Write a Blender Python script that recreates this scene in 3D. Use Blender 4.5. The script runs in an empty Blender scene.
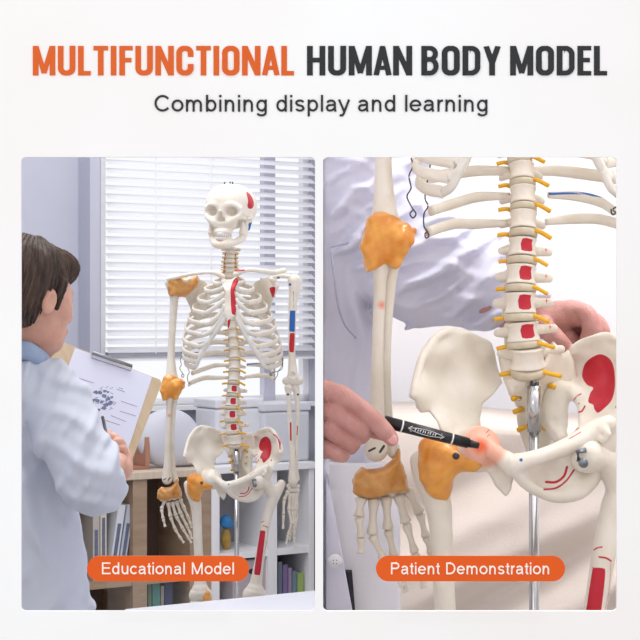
import bpy, bmesh, math, random
import numpy as np
from mathutils import Vector, Matrix
from math import sin, cos, pi, radians

SC = bpy.context.scene
COL = SC.collection

# ------------------------------------------------------------------ camera, world, lights, exposure
CAM_Z = 1.4
cam_data = bpy.data.cameras.new('camera')
cam_data.lens = 90.0
cam_data.sensor_width = 36.0
cam_data.clip_start = 0.05
cam = bpy.data.objects.new('camera', cam_data)
COL.objects.link(cam)
cam.location = (0, 0, CAM_Z)
cam.rotation_euler = (pi / 2, 0, 0)
SC.camera = cam

world = bpy.data.worlds.new('daylight')
SC.world = world
world.use_nodes = True
bg = world.node_tree.nodes['Background']
bg.inputs[0].default_value = (0.97, 0.985, 1.0, 1)
bg.inputs[1].default_value = 1.0

def area(name, loc, target, size, power, color=(1, 1, 1), sy=None):
    d = bpy.data.lights.new(name, 'AREA')
    d.energy = power
    d.color = color
    d.shape = 'RECTANGLE'
    d.size = size
    d.size_y = sy or size
    o = bpy.data.objects.new(name, d)
    COL.objects.link(o)
    o.location = loc
    o.rotation_euler = (Vector(target) - Vector(loc)).to_track_quat('-Z', 'Y').to_euler()
    return o

area('gallery_fill', (-0.9, -0.6, 3.0), (0, 1.5, 1.4), 1.2, 9, (1, 0.99, 0.97))  # unseen area light added to brighten the front wall
area('consulting_room_fill', (-0.75, 4.3, 3.4), (-0.7, 4.5, 0), 1.2, 59, (1, 0.99, 0.98), 2.6)  # unseen overhead area light, added because the left room rendered too dark
area('treatment_room_fill', (0.75, 1.95, 2.75), (0.40, 2.1, 1.2), 0.5, 20, (1, 0.99, 0.98), 0.7)  # unseen area light high on the right, added to brighten this room

SC.view_settings.view_transform = 'Standard'
SC.view_settings.look = 'None'
SC.view_settings.exposure = 0.0
SC.view_settings.gamma = 1.0
SC.view_settings.use_curve_mapping = False

# ------------------------------------------------------------------ helpers
def P(px, py, Y):
    """photograph point at distance Y -> place"""
    return Vector(((px - 320) / 1600 * Y, Y, CAM_Z - (py - 320) / 1600 * Y))

def lin(c):
    return tuple((x / 12.92 if x <= 0.04045 else ((x + 0.055) / 1.055) ** 2.4) for x in c)

def hexc(h):
    h = h.lstrip('#')
    return lin(tuple(int(h[i:i + 2], 16) / 255 for i in (0, 2, 4)))

def mat(name, color, rough=0.5, color2=None, scale=20, bump=0.0, bscale=60, sss=0.0, metal=0.0, coat=0.0, stretch=None, spec=0.5, trans=0.0, alpha=1.0):
    m = bpy.data.materials.new(name)
    m.use_nodes = True
    nt = m.node_tree
    b = nt.nodes['Principled BSDF']
    c1 = hexc(color)
    b.inputs['Base Color'].default_value = (*c1, 1)
    b.inputs['Roughness'].default_value = rough
    b.inputs['Metallic'].default_value = metal
    b.inputs['Specular IOR Level'].default_value = spec
    b.inputs['Coat Weight'].default_value = coat
    b.inputs['Transmission Weight'].default_value = trans
    b.inputs['Alpha'].default_value = alpha
    if sss:
        b.inputs['Subsurface Weight'].default_value = sss
        b.inputs['Subsurface Scale'].default_value = 0.01
        b.inputs['Subsurface Radius'].default_value = (1, 0.5, 0.25)
    tc = nt.nodes.new('ShaderNodeTexCoord')
    src = tc.outputs['Object']
    if stretch:
        mp = nt.nodes.new('ShaderNodeMapping')
        mp.inputs['Scale'].default_value = stretch
        nt.links.new(src, mp.inputs['Vector'])
        src = mp.outputs[0]
    c2 = hexc(color2) if color2 else tuple(x * 0.93 for x in c1)
    n = nt.nodes.new('ShaderNodeTexNoise')
    n.inputs['Scale'].default_value = scale
    n.inputs['Detail'].default_value = 4
    nt.links.new(src, n.inputs['Vector'])
    r = nt.nodes.new('ShaderNodeValToRGB')
    r.color_ramp.elements[0].position = 0.35
    r.color_ramp.elements[1].position = 0.65
    r.color_ramp.elements[0].color = (*c2, 1)
    r.color_ramp.elements[1].color = (*c1, 1)
    nt.links.new(n.outputs['Fac'], r.inputs['Fac'])
    nt.links.new(r.outputs['Color'], b.inputs['Base Color'])
    if bump:
        n2 = nt.nodes.new('ShaderNodeTexNoise')
        n2.inputs['Scale'].default_value = bscale
        n2.inputs['Detail'].default_value = 5
        nt.links.new(src, n2.inputs['Vector'])
        bp = nt.nodes.new('ShaderNodeBump')
        bp.inputs['Strength'].default_value = bump
        bp.inputs['Distance'].default_value = 0.002
        nt.links.new(n2.outputs['Fac'], bp.inputs['Height'])
        nt.links.new(bp.outputs['Normal'], b.inputs['Normal'])
    m['col_node'] = r.name
    return m

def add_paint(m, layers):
    """printed marks and the painted glow: each layer is a per-vertex distance whose zero line is the mark's edge"""
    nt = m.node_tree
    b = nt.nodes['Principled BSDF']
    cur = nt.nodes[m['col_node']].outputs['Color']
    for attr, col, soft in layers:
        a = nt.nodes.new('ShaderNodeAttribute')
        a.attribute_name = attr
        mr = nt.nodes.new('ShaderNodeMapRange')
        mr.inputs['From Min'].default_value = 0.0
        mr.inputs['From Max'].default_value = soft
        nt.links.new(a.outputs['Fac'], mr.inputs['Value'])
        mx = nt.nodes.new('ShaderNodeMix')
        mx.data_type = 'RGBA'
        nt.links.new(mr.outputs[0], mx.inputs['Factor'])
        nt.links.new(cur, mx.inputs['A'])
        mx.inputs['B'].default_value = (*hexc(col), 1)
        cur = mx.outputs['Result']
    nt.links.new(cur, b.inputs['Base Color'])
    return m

M = {}
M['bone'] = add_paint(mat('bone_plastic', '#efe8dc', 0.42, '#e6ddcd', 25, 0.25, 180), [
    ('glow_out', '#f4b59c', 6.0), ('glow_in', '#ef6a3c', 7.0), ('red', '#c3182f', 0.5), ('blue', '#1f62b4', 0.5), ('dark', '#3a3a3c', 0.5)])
M['bone2'] = mat('bone_plastic_plain', '#eee7da', 0.42, '#e4dac9', 30, 0.2, 200)
M['teeth'] = mat('teeth_plastic', '#f3efe6', 0.3)
M['cart'] = mat('costal_cartilage', '#e9e5dc', 0.35, '#dcd8cf', 30, 0.1, 100)
M['disc'] = mat('disc_rubber', '#d9cdb8', 0.5, '#cdbfa6', 60)
M['nerve'] = mat('nerve_yellow', '#f2bb24', 0.45, '#e6a81a', 40)
M['artery'] = mat('artery_red', '#b5152a', 0.4)
M['lig'] = mat('ligament_rubber', '#f0ab4a', 0.3, '#e08a28', 55, 0.5, 90, sss=0.25, coat=0.3)
M['lig_pale'] = mat('ligament_rubber_pale', '#dda560', 0.35, '#cc8a3c', 60, 0.4, 90, sss=0.25, coat=0.3)
M['steel'] = mat('steel', '#c9cacc', 0.18, '#b8babd', 8, metal=1.0)
M['wire'] = mat('wire', '#55585c', 0.35, metal=0.9)
M['coat'] = mat('coat_cloth', '#d9dde8', 0.85, '#d3d8e4', 8, 0.15, 500)
M['coat_r'] = mat('coat_cloth_lavender', '#dcdcec', 0.85, '#d6d6e8', 8, 0.15, 500)
M['white_cloth'] = mat('white_cloth', '#efeff6', 0.85, '#e9e9f2', 8, 0.15, 500)
M['shirt'] = mat('shirt_cloth', '#a9bcd8', 0.85, '#a0b3d0', 30)
M['skin'] = mat('skin', '#e2b19b', 0.5, '#d8a08a', 30, 0.3, 350, sss=0.15)
M['skin_r'] = mat('skin_hand', '#cd9a92', 0.48, '#be857d', 45, 0.45, 420, sss=0.15)
M['nail'] = mat('nail', '#e2a3a0', 0.25)
M['hair'] = mat('hair_brown', '#5a4437', 0.6, '#2e211a', 40, 0.9, 120, stretch=(2.4, 2.4, 0.35))
M['wall'] = mat('white_panel', '#fcfcfd', 0.7, '#f8f2f1', 2.2)
M['grey_wall'] = mat('grey_wall', '#bcbdcb', 0.8, '#b7b9c7', 3)
M['pale_wall'] = mat('pale_wall', '#f4f2f4', 0.8, '#efedf0', 2)
M['floor'] = mat('floor_vinyl', '#cbc6c0', 0.5, '#c2bdb6', 4)
M['white'] = mat('white_laminate', '#f1f1f4', 0.35, '#ececf0', 4)
M['blind'] = mat('blind_slat', '#f6f5f8', 0.6, '#f3f2f6', 4)
def translucent(m, col, fac):
    nt = m.node_tree; b = nt.nodes['Principled BSDF']; out = nt.nodes['Material Output']
    t = nt.nodes.new('ShaderNodeBsdfTranslucent'); t.inputs[0].default_value = (*hexc(col), 1)
    x = nt.nodes.new('ShaderNodeMixShader'); x.inputs[0].default_value = fac
    nt.links.new(b.outputs[0], x.inputs[1]); nt.links.new(t.outputs[0], x.inputs[2]); nt.links.new(x.outputs[0], out.inputs[0])
translucent(M['blind'], '#fbfbfd', .62)
M['desk'] = mat('desk_laminate', '#d9dbe4', .4, '#d4d6e0', 4)
M['orange'] = mat('orange_acrylic', '#e85f1d', 0.5, '#e65c1a', 4, spec=0.2)
M['orange_text'] = mat('orange_letters', '#e0662a', 0.6, '#de6327', 4, spec=0.2)
M['dark_text'] = mat('charcoal_letters', '#333436', 0.6, '#303133', 4, spec=0.2)
M['white_text'] = mat('cream_letters', '#fff4ea', 0.6, '#fff2e8', 4)
M['black'] = mat('black_plastic', '#141417', 0.3, '#101012', 10)
M['ink'] = mat('grey_print', '#6f7690', 0.8, '#5c6480', 200)
M['paper'] = mat('paper', '#e9ebfb', 0.8, '#e5e7f8', 5)
M['tan'] = mat('tan_board', '#d8c2a2', 0.6, '#cfb893', 12, stretch=(1, 8, 1))
M['cream'] = mat('cream_cloth', '#e6dbd2', 0.9, '#dfd3c9', 6, 0.2, 300)

def link(name, me, m=None, parent=None, smooth=True):
    o = bpy.data.objects.new(name, me)
    COL.objects.link(o)
    if m is not None:
        me.materials.append(m)
    if smooth and len(me.polygons):
        me.polygons.foreach_set('use_smooth', [True] * len(me.polygons))
    if parent:
        o.parent = parent
    return o

def mesh_np(name, V, F):
    me = bpy.data.meshes.new(name)
    me.from_pydata([tuple(v) for v in V], [], [tuple(f) for f in F])
    me.update()
    return me

def tag(o, label=None, cat=None, group=None, kind=None):
    if label: o['label'] = label
    if cat: o['category'] = cat
    if group: o['group'] = group
    if kind: o['kind'] = kind
    return o

def thing(name, label, cat, loc=(0, 0, 0), group=None):
    o = bpy.data.objects.new(name, None)
    o.empty_display_size = 0.05
    COL.objects.link(o)
    o.location = loc
    return tag(o, label, cat, group)

def copy_tree(o, parent=None):
    c = o.copy()
    COL.objects.link(c)
    c.parent = parent
    for ch in list(o.children):
        copy_tree(ch, c)
    return c

# ---- signed-distance modelling -> closed quad mesh
def surface(f, lo, hi, h, smooth_it=1):
    lo = np.array(lo, float) - 2 * h
    hi = np.array(hi, float) + 2 * h
    n = np.maximum(np.ceil((hi - lo) / h).astype(int) + 1, 4)
    ax = [(lo[i] + h * np.arange(n[i])).astype(np.float32) for i in range(3)]
    X, Y, Z = np.meshgrid(*ax, indexing='ij', sparse=True)
    D = np.broadcast_to(f(X, Y, Z), tuple(n)).astype(np.float32).copy()
    big = np.float32(1.0)
    for a in range(3):
        s = [slice(None)] * 3
        for e in (0, -1):
            s[a] = e
            D[tuple(s)] = np.maximum(D[tuple(s)], h * 0.5)
    ins = D < 0
    nx, ny, nz = n
    cnt = np.zeros((nx - 1, ny - 1, nz - 1), np.float32)
    acc = np.zeros((3, nx - 1, ny - 1, nz - 1), np.float32)
    for a in range(3):
        b, c = [(1, 2), (0, 2), (0, 1)][a]
        for ob in (0, 1):
            for oc in (0, 1):
                s0 = [None] * 3
                s1 = [None] * 3
                s0[a] = slice(0, n[a] - 1); s1[a] = slice(1, n[a])
                s0[b] = s1[b] = slice(ob, n[b] - 1 + ob)
                s0[c] = s1[c] = slice(oc, n[c] - 1 + oc)
                d0 = D[tuple(s0)]; d1 = D[tuple(s1)]
                cr = ins[tuple(s0)] != ins[tuple(s1)]
                t = np.where(cr, d0 / np.where(cr, d0 - d1, 1), 0)
                cnt += cr
                acc[a] += np.where(cr, t, 0)
                acc[b] += np.where(cr, ob, 0)
                acc[c] += np.where(cr, oc, 0)
    act = cnt > 0
    idx = -np.ones(cnt.shape, np.int64)
    I = np.argwhere(act)
    idx[act] = np.arange(len(I))
    V = np.stack([acc[k][act] / cnt[act] for k in range(3)], 1) + I
    V = V * h + lo
    Fs = []
    for a in range(3):
        b, c = [(1, 2), (2, 0), (0, 1)][a]
        s0 = [None] * 3; s1 = [None] * 3
        s0[a] = slice(0, n[a] - 1); s1[a] = slice(1, n[a])
        for q in (b, c):
            s0[q] = s1[q] = slice(1, n[q] - 1)
        i0 = ins[tuple(s0)]; i1 = ins[tuple(s1)]
        E = np.argwhere(i0 != i1)
        if not len(E): continue
        flip = i1[tuple(E.T)]
        E = E.copy(); E[:, b] += 1; E[:, c] += 1
        def vi(db, dc):
            e = E.copy(); e[:, b] += db; e[:, c] += dc
            return idx[tuple(e.T)]
        q = np.stack([vi(-1, -1), vi(0, -1), vi(0, 0), vi(-1, 0)], 1)
        q[flip] = q[flip][:, ::-1]
        Fs.append(q)
    F = np.concatenate(Fs)
    for _ in range(smooth_it):
        S = np.zeros_like(V); C = np.zeros(len(V))
        for i in range(4):
            j = (i + 1) % 4
            np.add.at(S, F[:, i], V[F[:, j]]); np.add.at(C, F[:, i], 1)
            np.add.at(S, F[:, j], V[F[:, i]]); np.add.at(C, F[:, j], 1)
        V = 0.5 * V + 0.5 * S / C[:, None]
    return V, F

def sminf(a, b, k):
    h = np.clip(0.5 + 0.5 * (b - a) / k, 0, 1)
    return b * (1 - h) + a * h - k * h * (1 - h)
def smaxf(a, b, k):
    return -sminf(-a, -b, k)

class S:
    """a solid: distance function with bounds"""
    def __init__(s, f, lo, hi):
        s.f, s.lo, s.hi = f, np.array(lo, float), np.array(hi, float)
    def add(s, o, k=0.004):
        return S(lambda X, Y, Z: sminf(s.f(X, Y, Z), o.f(X, Y, Z), k), np.minimum(s.lo, o.lo), np.maximum(s.hi, o.hi))
    def cut(s, o, k=0.002):
        return S(lambda X, Y, Z: smaxf(s.f(X, Y, Z), -o.f(X, Y, Z), k), s.lo, s.hi)
    def clip(s, o, k=0.002):
        return S(lambda X, Y, Z: smaxf(s.f(X, Y, Z), o.f(X, Y, Z), k), s.lo, s.hi)
    def disp(s, g, amp):
        return S(lambda X, Y, Z: s.f(X, Y, Z) + g(X, Y, Z), s.lo - amp, s.hi + amp)
    def mesh(s, h, it=1):
        return surface(s.f, s.lo, s.hi, h, it)

def ell(c, r, rot=None):
    c = np.array(c, float); r = np.array(r, float)
    R = np.array(rot.to_3x3()).T if rot is not None else None
    def f(X, Y, Z):
        x, y, z = X - c[0], Y - c[1], Z - c[2]
        if R is not None:
            x, y, z = (R[0, 0] * x + R[0, 1] * y + R[0, 2] * z, R[1, 0] * x + R[1, 1] * y + R[1, 2] * z, R[2, 0] * x + R[2, 1] * y + R[2, 2] * z)
        k0 = np.sqrt((x / r[0]) ** 2 + (y / r[1]) ** 2 + (z / r[2]) ** 2)
        k1 = np.sqrt((x / r[0] ** 2) ** 2 + (y / r[1] ** 2) ** 2 + (z / r[2] ** 2) ** 2) + 1e-9
        return k0 * (k0 - 1) / k1
    b = r if R is None else np.full(3, r.max())
    return S(f, c - b, c + b)

def cr(pts, n):
    """smooth path through points (any dimension)"""
    p = [np.array(q, float) for q in pts]
    p = [2 * p[0] - p[1]] + p + [2 * p[-1] - p[-2]]
    out = []
    for i in range(1, len(p) - 2):
        for j in range(n):
            t = j / n
            a, b, c, d = p[i - 1:i + 3]
            out.append(0.5 * ((2 * b) + (c - a) * t + (2 * a - 5 * b + 4 * c - d) * t * t + (3 * b - a - 3 * c + d) * t ** 3))
    out.append(p[-2])
    return np.array(out)

def tube(pts, n=1, k=0.0, fl=(1, 1, 1)):
    """pts: (x,y,z,r) chain; fl squashes distances per axis"""
    q = cr(pts, n) if n > 1 else np.array([list(a) for a in pts], float)
    fl = np.array(fl, float)
    def f(X, Y, Z):
        d = None
        for a, b in zip(q[:-1], q[1:]):
            ab = (b[:3] - a[:3])
            w = ab * fl
            L = float((w * w).sum()) + 1e-12
            x, y, z = (X - a[0]) * fl[0], (Y - a[1]) * fl[1], (Z - a[2]) * fl[2]
            t = np.clip((x * w[0] + y * w[1] + z * w[2]) / L, 0, 1)
            e = np.sqrt((x - t * w[0]) ** 2 + (y - t * w[1]) ** 2 + (z - t * w[2]) ** 2) - (a[3] + t * (b[3] - a[3]))
            d = e if d is None else (sminf(d, e, k) if k else np.minimum(d, e))
        return d
    m = q[:, 3:4] / fl.min()
    return S(f, (q[:, :3] - m).min(0), (q[:, :3] + m).max(0))

def poly_sd(x, z, poly):
    """2-D signed distance, negative inside"""
    P_ = np.array(poly, float)
    d = np.full(np.broadcast(x, z).shape, 1e9)
    s = np.ones(d.shape)
    N = len(P_)
    for i in range(N):
        a = P_[i]; b = P_[i - 1]
        ex, ey = b - a
        wx, wy = x - a[0], z - a[1]
        t = np.clip((wx * ex + wy * ey) / (ex * ex + ey * ey + 1e-15), 0, 1)
        d = np.minimum(d, (wx - t * ex) ** 2 + (wy - t * ey) ** 2)
        c1 = z >= a[1]; c2 = z < b[1]; c3 = ex * wy > ey * wx
        fl = (c1 & c2 & c3) | (~c1 & ~c2 & ~c3)
        s = np.where(fl, -s, s)
    return s * np.sqrt(d)

def plate(poly, ctrl, t, k=0.004, round_=0.0):
    """sheet whose outline is poly (x,z) and whose middle runs through ctrl points (x,y,z)"""
    poly = np.array([(p[0], p[1]) for p in poly]); C = np.array(ctrl, float)
    def f(X, Y, Z):
        x = X[:, :1, :] if X.ndim == 3 else X
        z = Z[:, :1, :] if Z.ndim == 3 else Z
        x2, z2 = np.broadcast_arrays(x, z)
        sd = poly_sd(x2, z2, poly) + round_
        g = 0; w = 0
        for c in C:
            ww = 1 / ((x2 - c[0]) ** 2 + (z2 - c[2]) ** 2 + 1.5e-4) ** 1.5
            g = g + ww * c[1]; w = w + ww
        g = g / w
        d = np.abs(Y - g) - t + round_
        return smaxf(sd, d, k) - round_
    lo = [poly[:, 0].min() - k, C[:, 1].min() - t - k, poly[:, 1].min() - k]
    hi = [poly[:, 0].max() + k, C[:, 1].max() + t + k, poly[:, 1].max() + k]
    return S(f, lo, hi)

def half(axis, v, sign=1):
    """solid occupying axis > v (sign 1) or < v"""
    def f(X, Y, Z):
        return (v - (X, Y, Z)[axis]) * sign
    return S(f, (0, 0, 0), (0, 0, 0))

def sobj(name, solid, h, m, parent=None, it=1):
    V, F = solid.mesh(h, it)
    return link(name, mesh_np(name, V, F), m, parent)

# ---- simple polygon builders
def sweep(path, rw, rt, up=(0, 0, 1), nseg=10, closed=False, taper=None):
    """oval bar along a path; rw half width along 'up', rt half thickness"""
    path = [Vector(p) for p in path]
    V = []; F = []
    n = len(path)
    for i, p in enumerate(path):
        t = (path[min(i + 1, n - 1)] - path[max(i - 1, 0)]).normalized()
        u = Vector(up); u = (u - t * u.dot(t))
        u = u.normalized() if u.length > 1e-6 else t.orthogonal().normalized()
        s = t.cross(u)
        w = taper[i] if taper is not None else 1.0
        for j in range(nseg):
            a = 2 * pi * j / nseg
            V.append(p + u * (cos(a) * rw * w) + s * (sin(a) * rt * w))
    for i in range(n - 1):
        for j in range(nseg):
            k = (j + 1) % nseg
            F.append((i * nseg + j, i * nseg + k, (i + 1) * nseg + k, (i + 1) * nseg + j))
    F.append(tuple(range(nseg))[::-1]); F.append(tuple((n - 1) * nseg + j for j in range(nseg)))
    return V, F

def join(parts):
    V = []; F = []
    for v, f in parts:
        o = len(V)
        V += [tuple(x) for x in v]
        F += [tuple(int(i) + o for i in q) for q in f]
    return V, F

def box(x0, x1, y0, y1, z0, z1):
    V = [(x, y, z) for x in (x0, x1) for y in (y0, y1) for z in (z0, z1)]
    F = [(0, 1, 3, 2), (4, 6, 7, 5), (0, 4, 5, 1), (2, 3, 7, 6), (0, 2, 6, 4), (1, 5, 7, 3)]
    return V, F

def bobj(name, parts, m, parent=None, bevel=0.0, smooth=False):
    V, F = join(parts)
    me = mesh_np(name, V, F)
    o = link(name, me, m, parent, smooth)
    if bevel:
        b = o.modifiers.new('bevel', 'BEVEL'); b.width = bevel; b.segments = 2; b.limit_method = 'ANGLE'
    return o

def prism(poly, z0, z1):
    n = len(poly)
    V = [(x, y, z0) for x, y in poly] + [(x, y, z1) for x, y in poly]
    F = [tuple(range(n))[::-1], tuple(range(n, 2 * n))] + [(i, (i + 1) % n, n + (i + 1) % n, n + i) for i in range(n)]
    return V, F
# ================================================================== the anatomical skeletons
LY, RY = 4.156, 1.839
LO = P(234.5, 427, LY)
RO = P(527, 332, RY)
def PL(px, py, dy=0.0):
    return tuple(P(px, py, LY + dy) - LO)
def PR(px, py, dy=0.0):
    return tuple(P(px, py, RY + dy) - RO)
def r4(v, r):
    return (v[0], v[1], v[2], r)
def TL(pts, **k):      # (px, py, dy, radius) in the left picture
    return tube([r4(PL(a, b, c), r) for a, b, c, r in pts], **k)
def TR(pts, **k):
    return tube([r4(PR(a, b, c), r) for a, b, c, r in pts], **k)

def paint(me, marks, view, ymax=None):
    """printed marks and the glow painted on the plastic: attribute = distance inside the mark (px of the drawing they were traced from)"""
    n = len(me.vertices)
    co = np.zeros(n * 3); me.vertices.foreach_get('co', co); co = co.reshape(-1, 3)
    no = np.zeros(n * 3); me.vertices.foreach_get('normal', no); no = no.reshape(-1, 3)
    O, = (RO,) if view == 'R' else (LO,)
    X = co[:, 0] + O[0]; Y = co[:, 1] + O[1]; Z = co[:, 2] + O[2]
    px = 320 + 1600 * X / Y; py = 320 - 1600 * (Z - CAM_Z) / Y
    front = no[:, 1] < 0.05
    for attr, shapes in marks.items():
        val = np.full(n, -50.0)
        for s in shapes:
            if s[0] == 'poly':
                q = [tuple(p) for p in s[1]]; m_ = len(q)
                ring = cr(q[-2:] + q + q[:2], 4)[8:8 + 4 * m_]
                d = -poly_sd(px, py, ring)
            elif s[0] == 'line':
                d = np.full(n, -50.0)
                q = cr(s[1], 4) if len(s[1]) > 2 else s[1]; w = s[2]
                for a, b in zip(q[:-1], q[1:]):
                    a = np.array(a, float); b = np.array(b, float)
                    e = b - a; t = np.clip(((px - a[0]) * e[0] + (py - a[1]) * e[1]) / (e @ e), 0, 1)
                    d = np.maximum(d, w - np.hypot(px - a[0] - t * e[0], py - a[1] - t * e[1]))
            else:
                d = s[3] - np.hypot((px - s[1]), (py - s[2]))
            if attr in ('red', 'blue', 'dark', 'glow_out', 'glow_in'):
                d = np.where(front, d, -50)
            val = np.maximum(val, d)
        if view == 'L': val = val * 2.0
        a = me.attributes.new(attr, 'FLOAT', 'POINT')
        a.data.foreach_set('value', val.astype(np.float32))

# ---------------- meshes shared by both skeletons
def vertebra_solid(kind):
    w, d, hh = {'lumbar': (.0195, .0155, .0118), 'thoracic': (.0158, .0145, .0100), 'cervical': (.0120, .010, .0066)}[kind]
    body = tube([(0, 0, -hh + .002, w), (0, 0, -hh * .4, w * .89), (0, 0, hh * .4, w * .89), (0, 0, hh - .002, w)], n=3)
    body = S(lambda X, Y, Z: smaxf(body0(X, Y, Z), np.abs(Z) - hh, .002), (-w - .004, -d - .004, -hh - .002), (w + .004, d + .004, hh + .002))
    def body0(X, Y, Z):
        z = np.clip(np.abs(Z) / hh, 0, 1)
        ww = 0.82 + 0.18 * z ** 2.4
        return np.sqrt((X / w) ** 2 + (Y / d) ** 2 + 1e-9) * d / 1.0 * 1.1 - d * 1.1 * ww
    s = body
    if kind == 'lumbar':
        for q in (-1, 1):
            s = s.add(tube([(q * .010, .010, .001, .006), (q * .022, .018, .001, .005), (q * (.027 if q < 0 else .036), .020, .001, .004)], fl=(1, 1, .8)), .004)
            s = s.add(tube([(q * .014, .026, .008, .005), (q * .014, .030, -.012, .006)]), .004)
        s = s.add(tube([(0, .026, .0, .006), (0, .050, -.008, .005)], fl=(1.6, 1, .6)), .004)
    elif kind == 'thoracic':
        for q in (-1, 1):
            s = s.add(tube([(q * .008, .010, .003, .005), (q * .017, .016, .003, .0045), (q * .022, .024, .004, .004)]), .004)
        s = s.add(tube([(0, .024, 0, .005), (0, .050, -.022, .0035)]), .004)
    else:
        for q in (-1, 1):
            s = s.add(tube([(q * .008, .004, 0, .0035), (q * .021, .004, -.002, .0035)]), .003)
            s = s.add(tube([(q * .015, .012, .003, .0045), (q * .012, .022, 0, .004)]), .004)
        s = s.add(tube([(0, .020, 0, .004), (0, .036, -.005, .003)]), .003)
    return s

PROTO = {}
for kind, h in (('lumbar', .0013), ('thoracic', .0013), ('cervical', .0012)):
    V, F = vertebra_solid(kind).mesh(h)
    PROTO[kind] = mesh_np(kind + '_vertebra', V, F)
    PROTO[kind].polygons.foreach_set('use_smooth', [True] * len(PROTO[kind].polygons))
    PROTO[kind].materials.append(M['bone'])
# painted lumbar vertebra
V, F = vertebra_solid('lumbar').mesh(.0013)
me = mesh_np('painted_lumbar_vertebra', V, F)
me.polygons.foreach_set('use_smooth', [True] * len(me.polygons)); me.materials.append(M['bone'])
_co = np.array([v.co[:] for v in me.vertices]); _no = np.array([v.normal[:] for v in me.vertices])
sq = [(-.0015, .0085), (.004, .0095), (.0125, .0085), (.0115, .004), (.0125, -.006), (.0095, -.0085), (.002, -.0088), (-.0025, -.007), (-.0035, .002)]
d = -poly_sd(_co[:, 0], _co[:, 2], sq) * 870
d = np.where(_no[:, 1] < -0.05, d, -9)
cx, cz = .031, .003
dd = np.maximum(.0009 - np.abs(_co[:, 0] - cx) - 0 * _co[:, 2], -1) * 870
cross = np.maximum(np.minimum(.0007 - np.abs(_co[:, 0] - cx), .0035 - np.abs(_co[:, 2] - cz)), np.minimum(.0035 - np.abs(_co[:, 0] - cx), .0007 - np.abs(_co[:, 2] - cz))) * 870
d = np.maximum(d, np.where(_no[:, 1] < 0, cross, -9))
a = me.attributes.new('red', 'FLOAT', 'POINT'); a.data.foreach_set('value', d.astype(np.float32))
PROTO['painted'] = me

def disc_mesh(w, d, h):
    V = []; F = []
    n = 28
    prof = [(0, -1), (.8, -1), (.95, -.8), (1.0, 0), (.95, .8), (.8, 1), (0, 1)]
    for r, z in prof[1:-1]:
        for j in range(n):
            a = 2 * pi * j / n
            V.append((cos(a) * w * r, sin(a) * d * r, z * h))
    m = len(prof) - 2
    for i in range(m - 1):
        for j in range(n):
            k = (j + 1) % n
            F.append((i * n + j, i * n + k, (i + 1) * n + k, (i + 1) * n + j))
    F.append(tuple(range(n))[::-1]); F.append(tuple((m - 1) * n + j for j in range(n)))
    return mesh_np('disc', V, F)

def nerve_mesh(sgn, kind):
    L = {'lumbar': 1.0, 'thoracic': .92, 'cervical': .62}[kind]
    r = {'lumbar': .0026, 'thoracic': .0025, 'cervical': .0021}[kind]
    if sgn > 0:
        pts = [(.010 * L, .004, .003), (.016 * L, -.010 * L, .001), (.032 * L, -.006, -.006)]
    else:
        pts = [(-.012 * L, .008, 0), (-.020 * L, .000, -.0005), (-.0300 * L, .0, -.002)]
    if kind == 'cervical':
        pts = [(sgn * .005, .008, 0), (sgn * .012, .002, 0), (sgn * .021, -.004, -.001)]
    V, F = sweep(cr(pts, 4), r, r, nseg=10)
    return mesh_np('spinal_nerve', V, F)

# ---------------- spine levels: (name, px, py in left picture, dy, kind, scale)
SPINE = []
for i, (n, x, y, dy, kind, s) in enumerate([
    ('C1', 231.0, 248.5, .030, 'cervical', 1.15), ('C2', 230.6, 252.5, .029, 'cervical', .95), ('C3', 230.2, 256.6, .027, 'cervical', .95),
    ('C4', 229.9, 260.8, .025, 'cervical', 1.0), ('C5', 229.8, 265.0, .025, 'cervical', 1.03), ('C6', 229.9, 269.2, .027, 'cervical', 1.06),
    ('C7', 230.1, 273.8, .032, 'cervical', 1.15),
    ('T1', 230.4, 279.6, .038, 'thoracic', .72), ('T2', 230.7, 286.2, .045, 'thoracic', .74), ('T3', 231.0, 293.2, .051, 'thoracic', .77),
    ('T4', 231.3, 300.6, .056, 'thoracic', .80), ('T5', 231.7, 308.3, .058, 'thoracic', .83), ('T6', 232.0, 316.4, .058, 'thoracic', .86),
    ('T7', 232.5, 325.0, .056, 'thoracic', .90), ('T8', 233.1, 334.3, .052, 'thoracic', .94), ('T9', 233.9, 344.2, .045, 'thoracic', .98),
    ('T10', 234.7, 354.7, .036, 'thoracic', 1.02), ('T11', 234.6, 365.8, .026, 'thoracic', 1.05), ('T12', 234.0, 377.3, .016, 'thoracic', 1.08),
    ('L1', 233.0, 389.5, .007, 'painted', .90), ('L2', 231.9, 401.8, .000, 'painted', .95), ('L3', 231.2, 414.3, -.004, 'painted', 1.0),
    ('L4', 232.4, 427.0, -.003, 'painted', 1.05), ('L5', 234.6, 438.4, -.004, 'lumbar', 1.12)]):
    p = PL(x, y, dy)
    SPINE.append((n, p, kind, s))

DISC = {k: disc_mesh(*v) for k, v in {'lumbar': (.0195, .0158, .0042), 'thoracic': (.0155, .0145, .0034), 'cervical': (.0115, .0095, .0024)}.items()}
NERVE = {(k, s): nerve_mesh(s, k) for k in ('lumbar', 'thoracic', 'cervical') for s in (-1, 1)}
for k in DISC: DISC[k].materials.append(M['disc'])
for k in NERVE: NERVE[k].materials.append(M['nerve'])
for mm in list(DISC.values()) + list(NERVE.values()):
    mm.polygons.foreach_set('use_smooth', [True] * len(mm.polygons))

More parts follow.
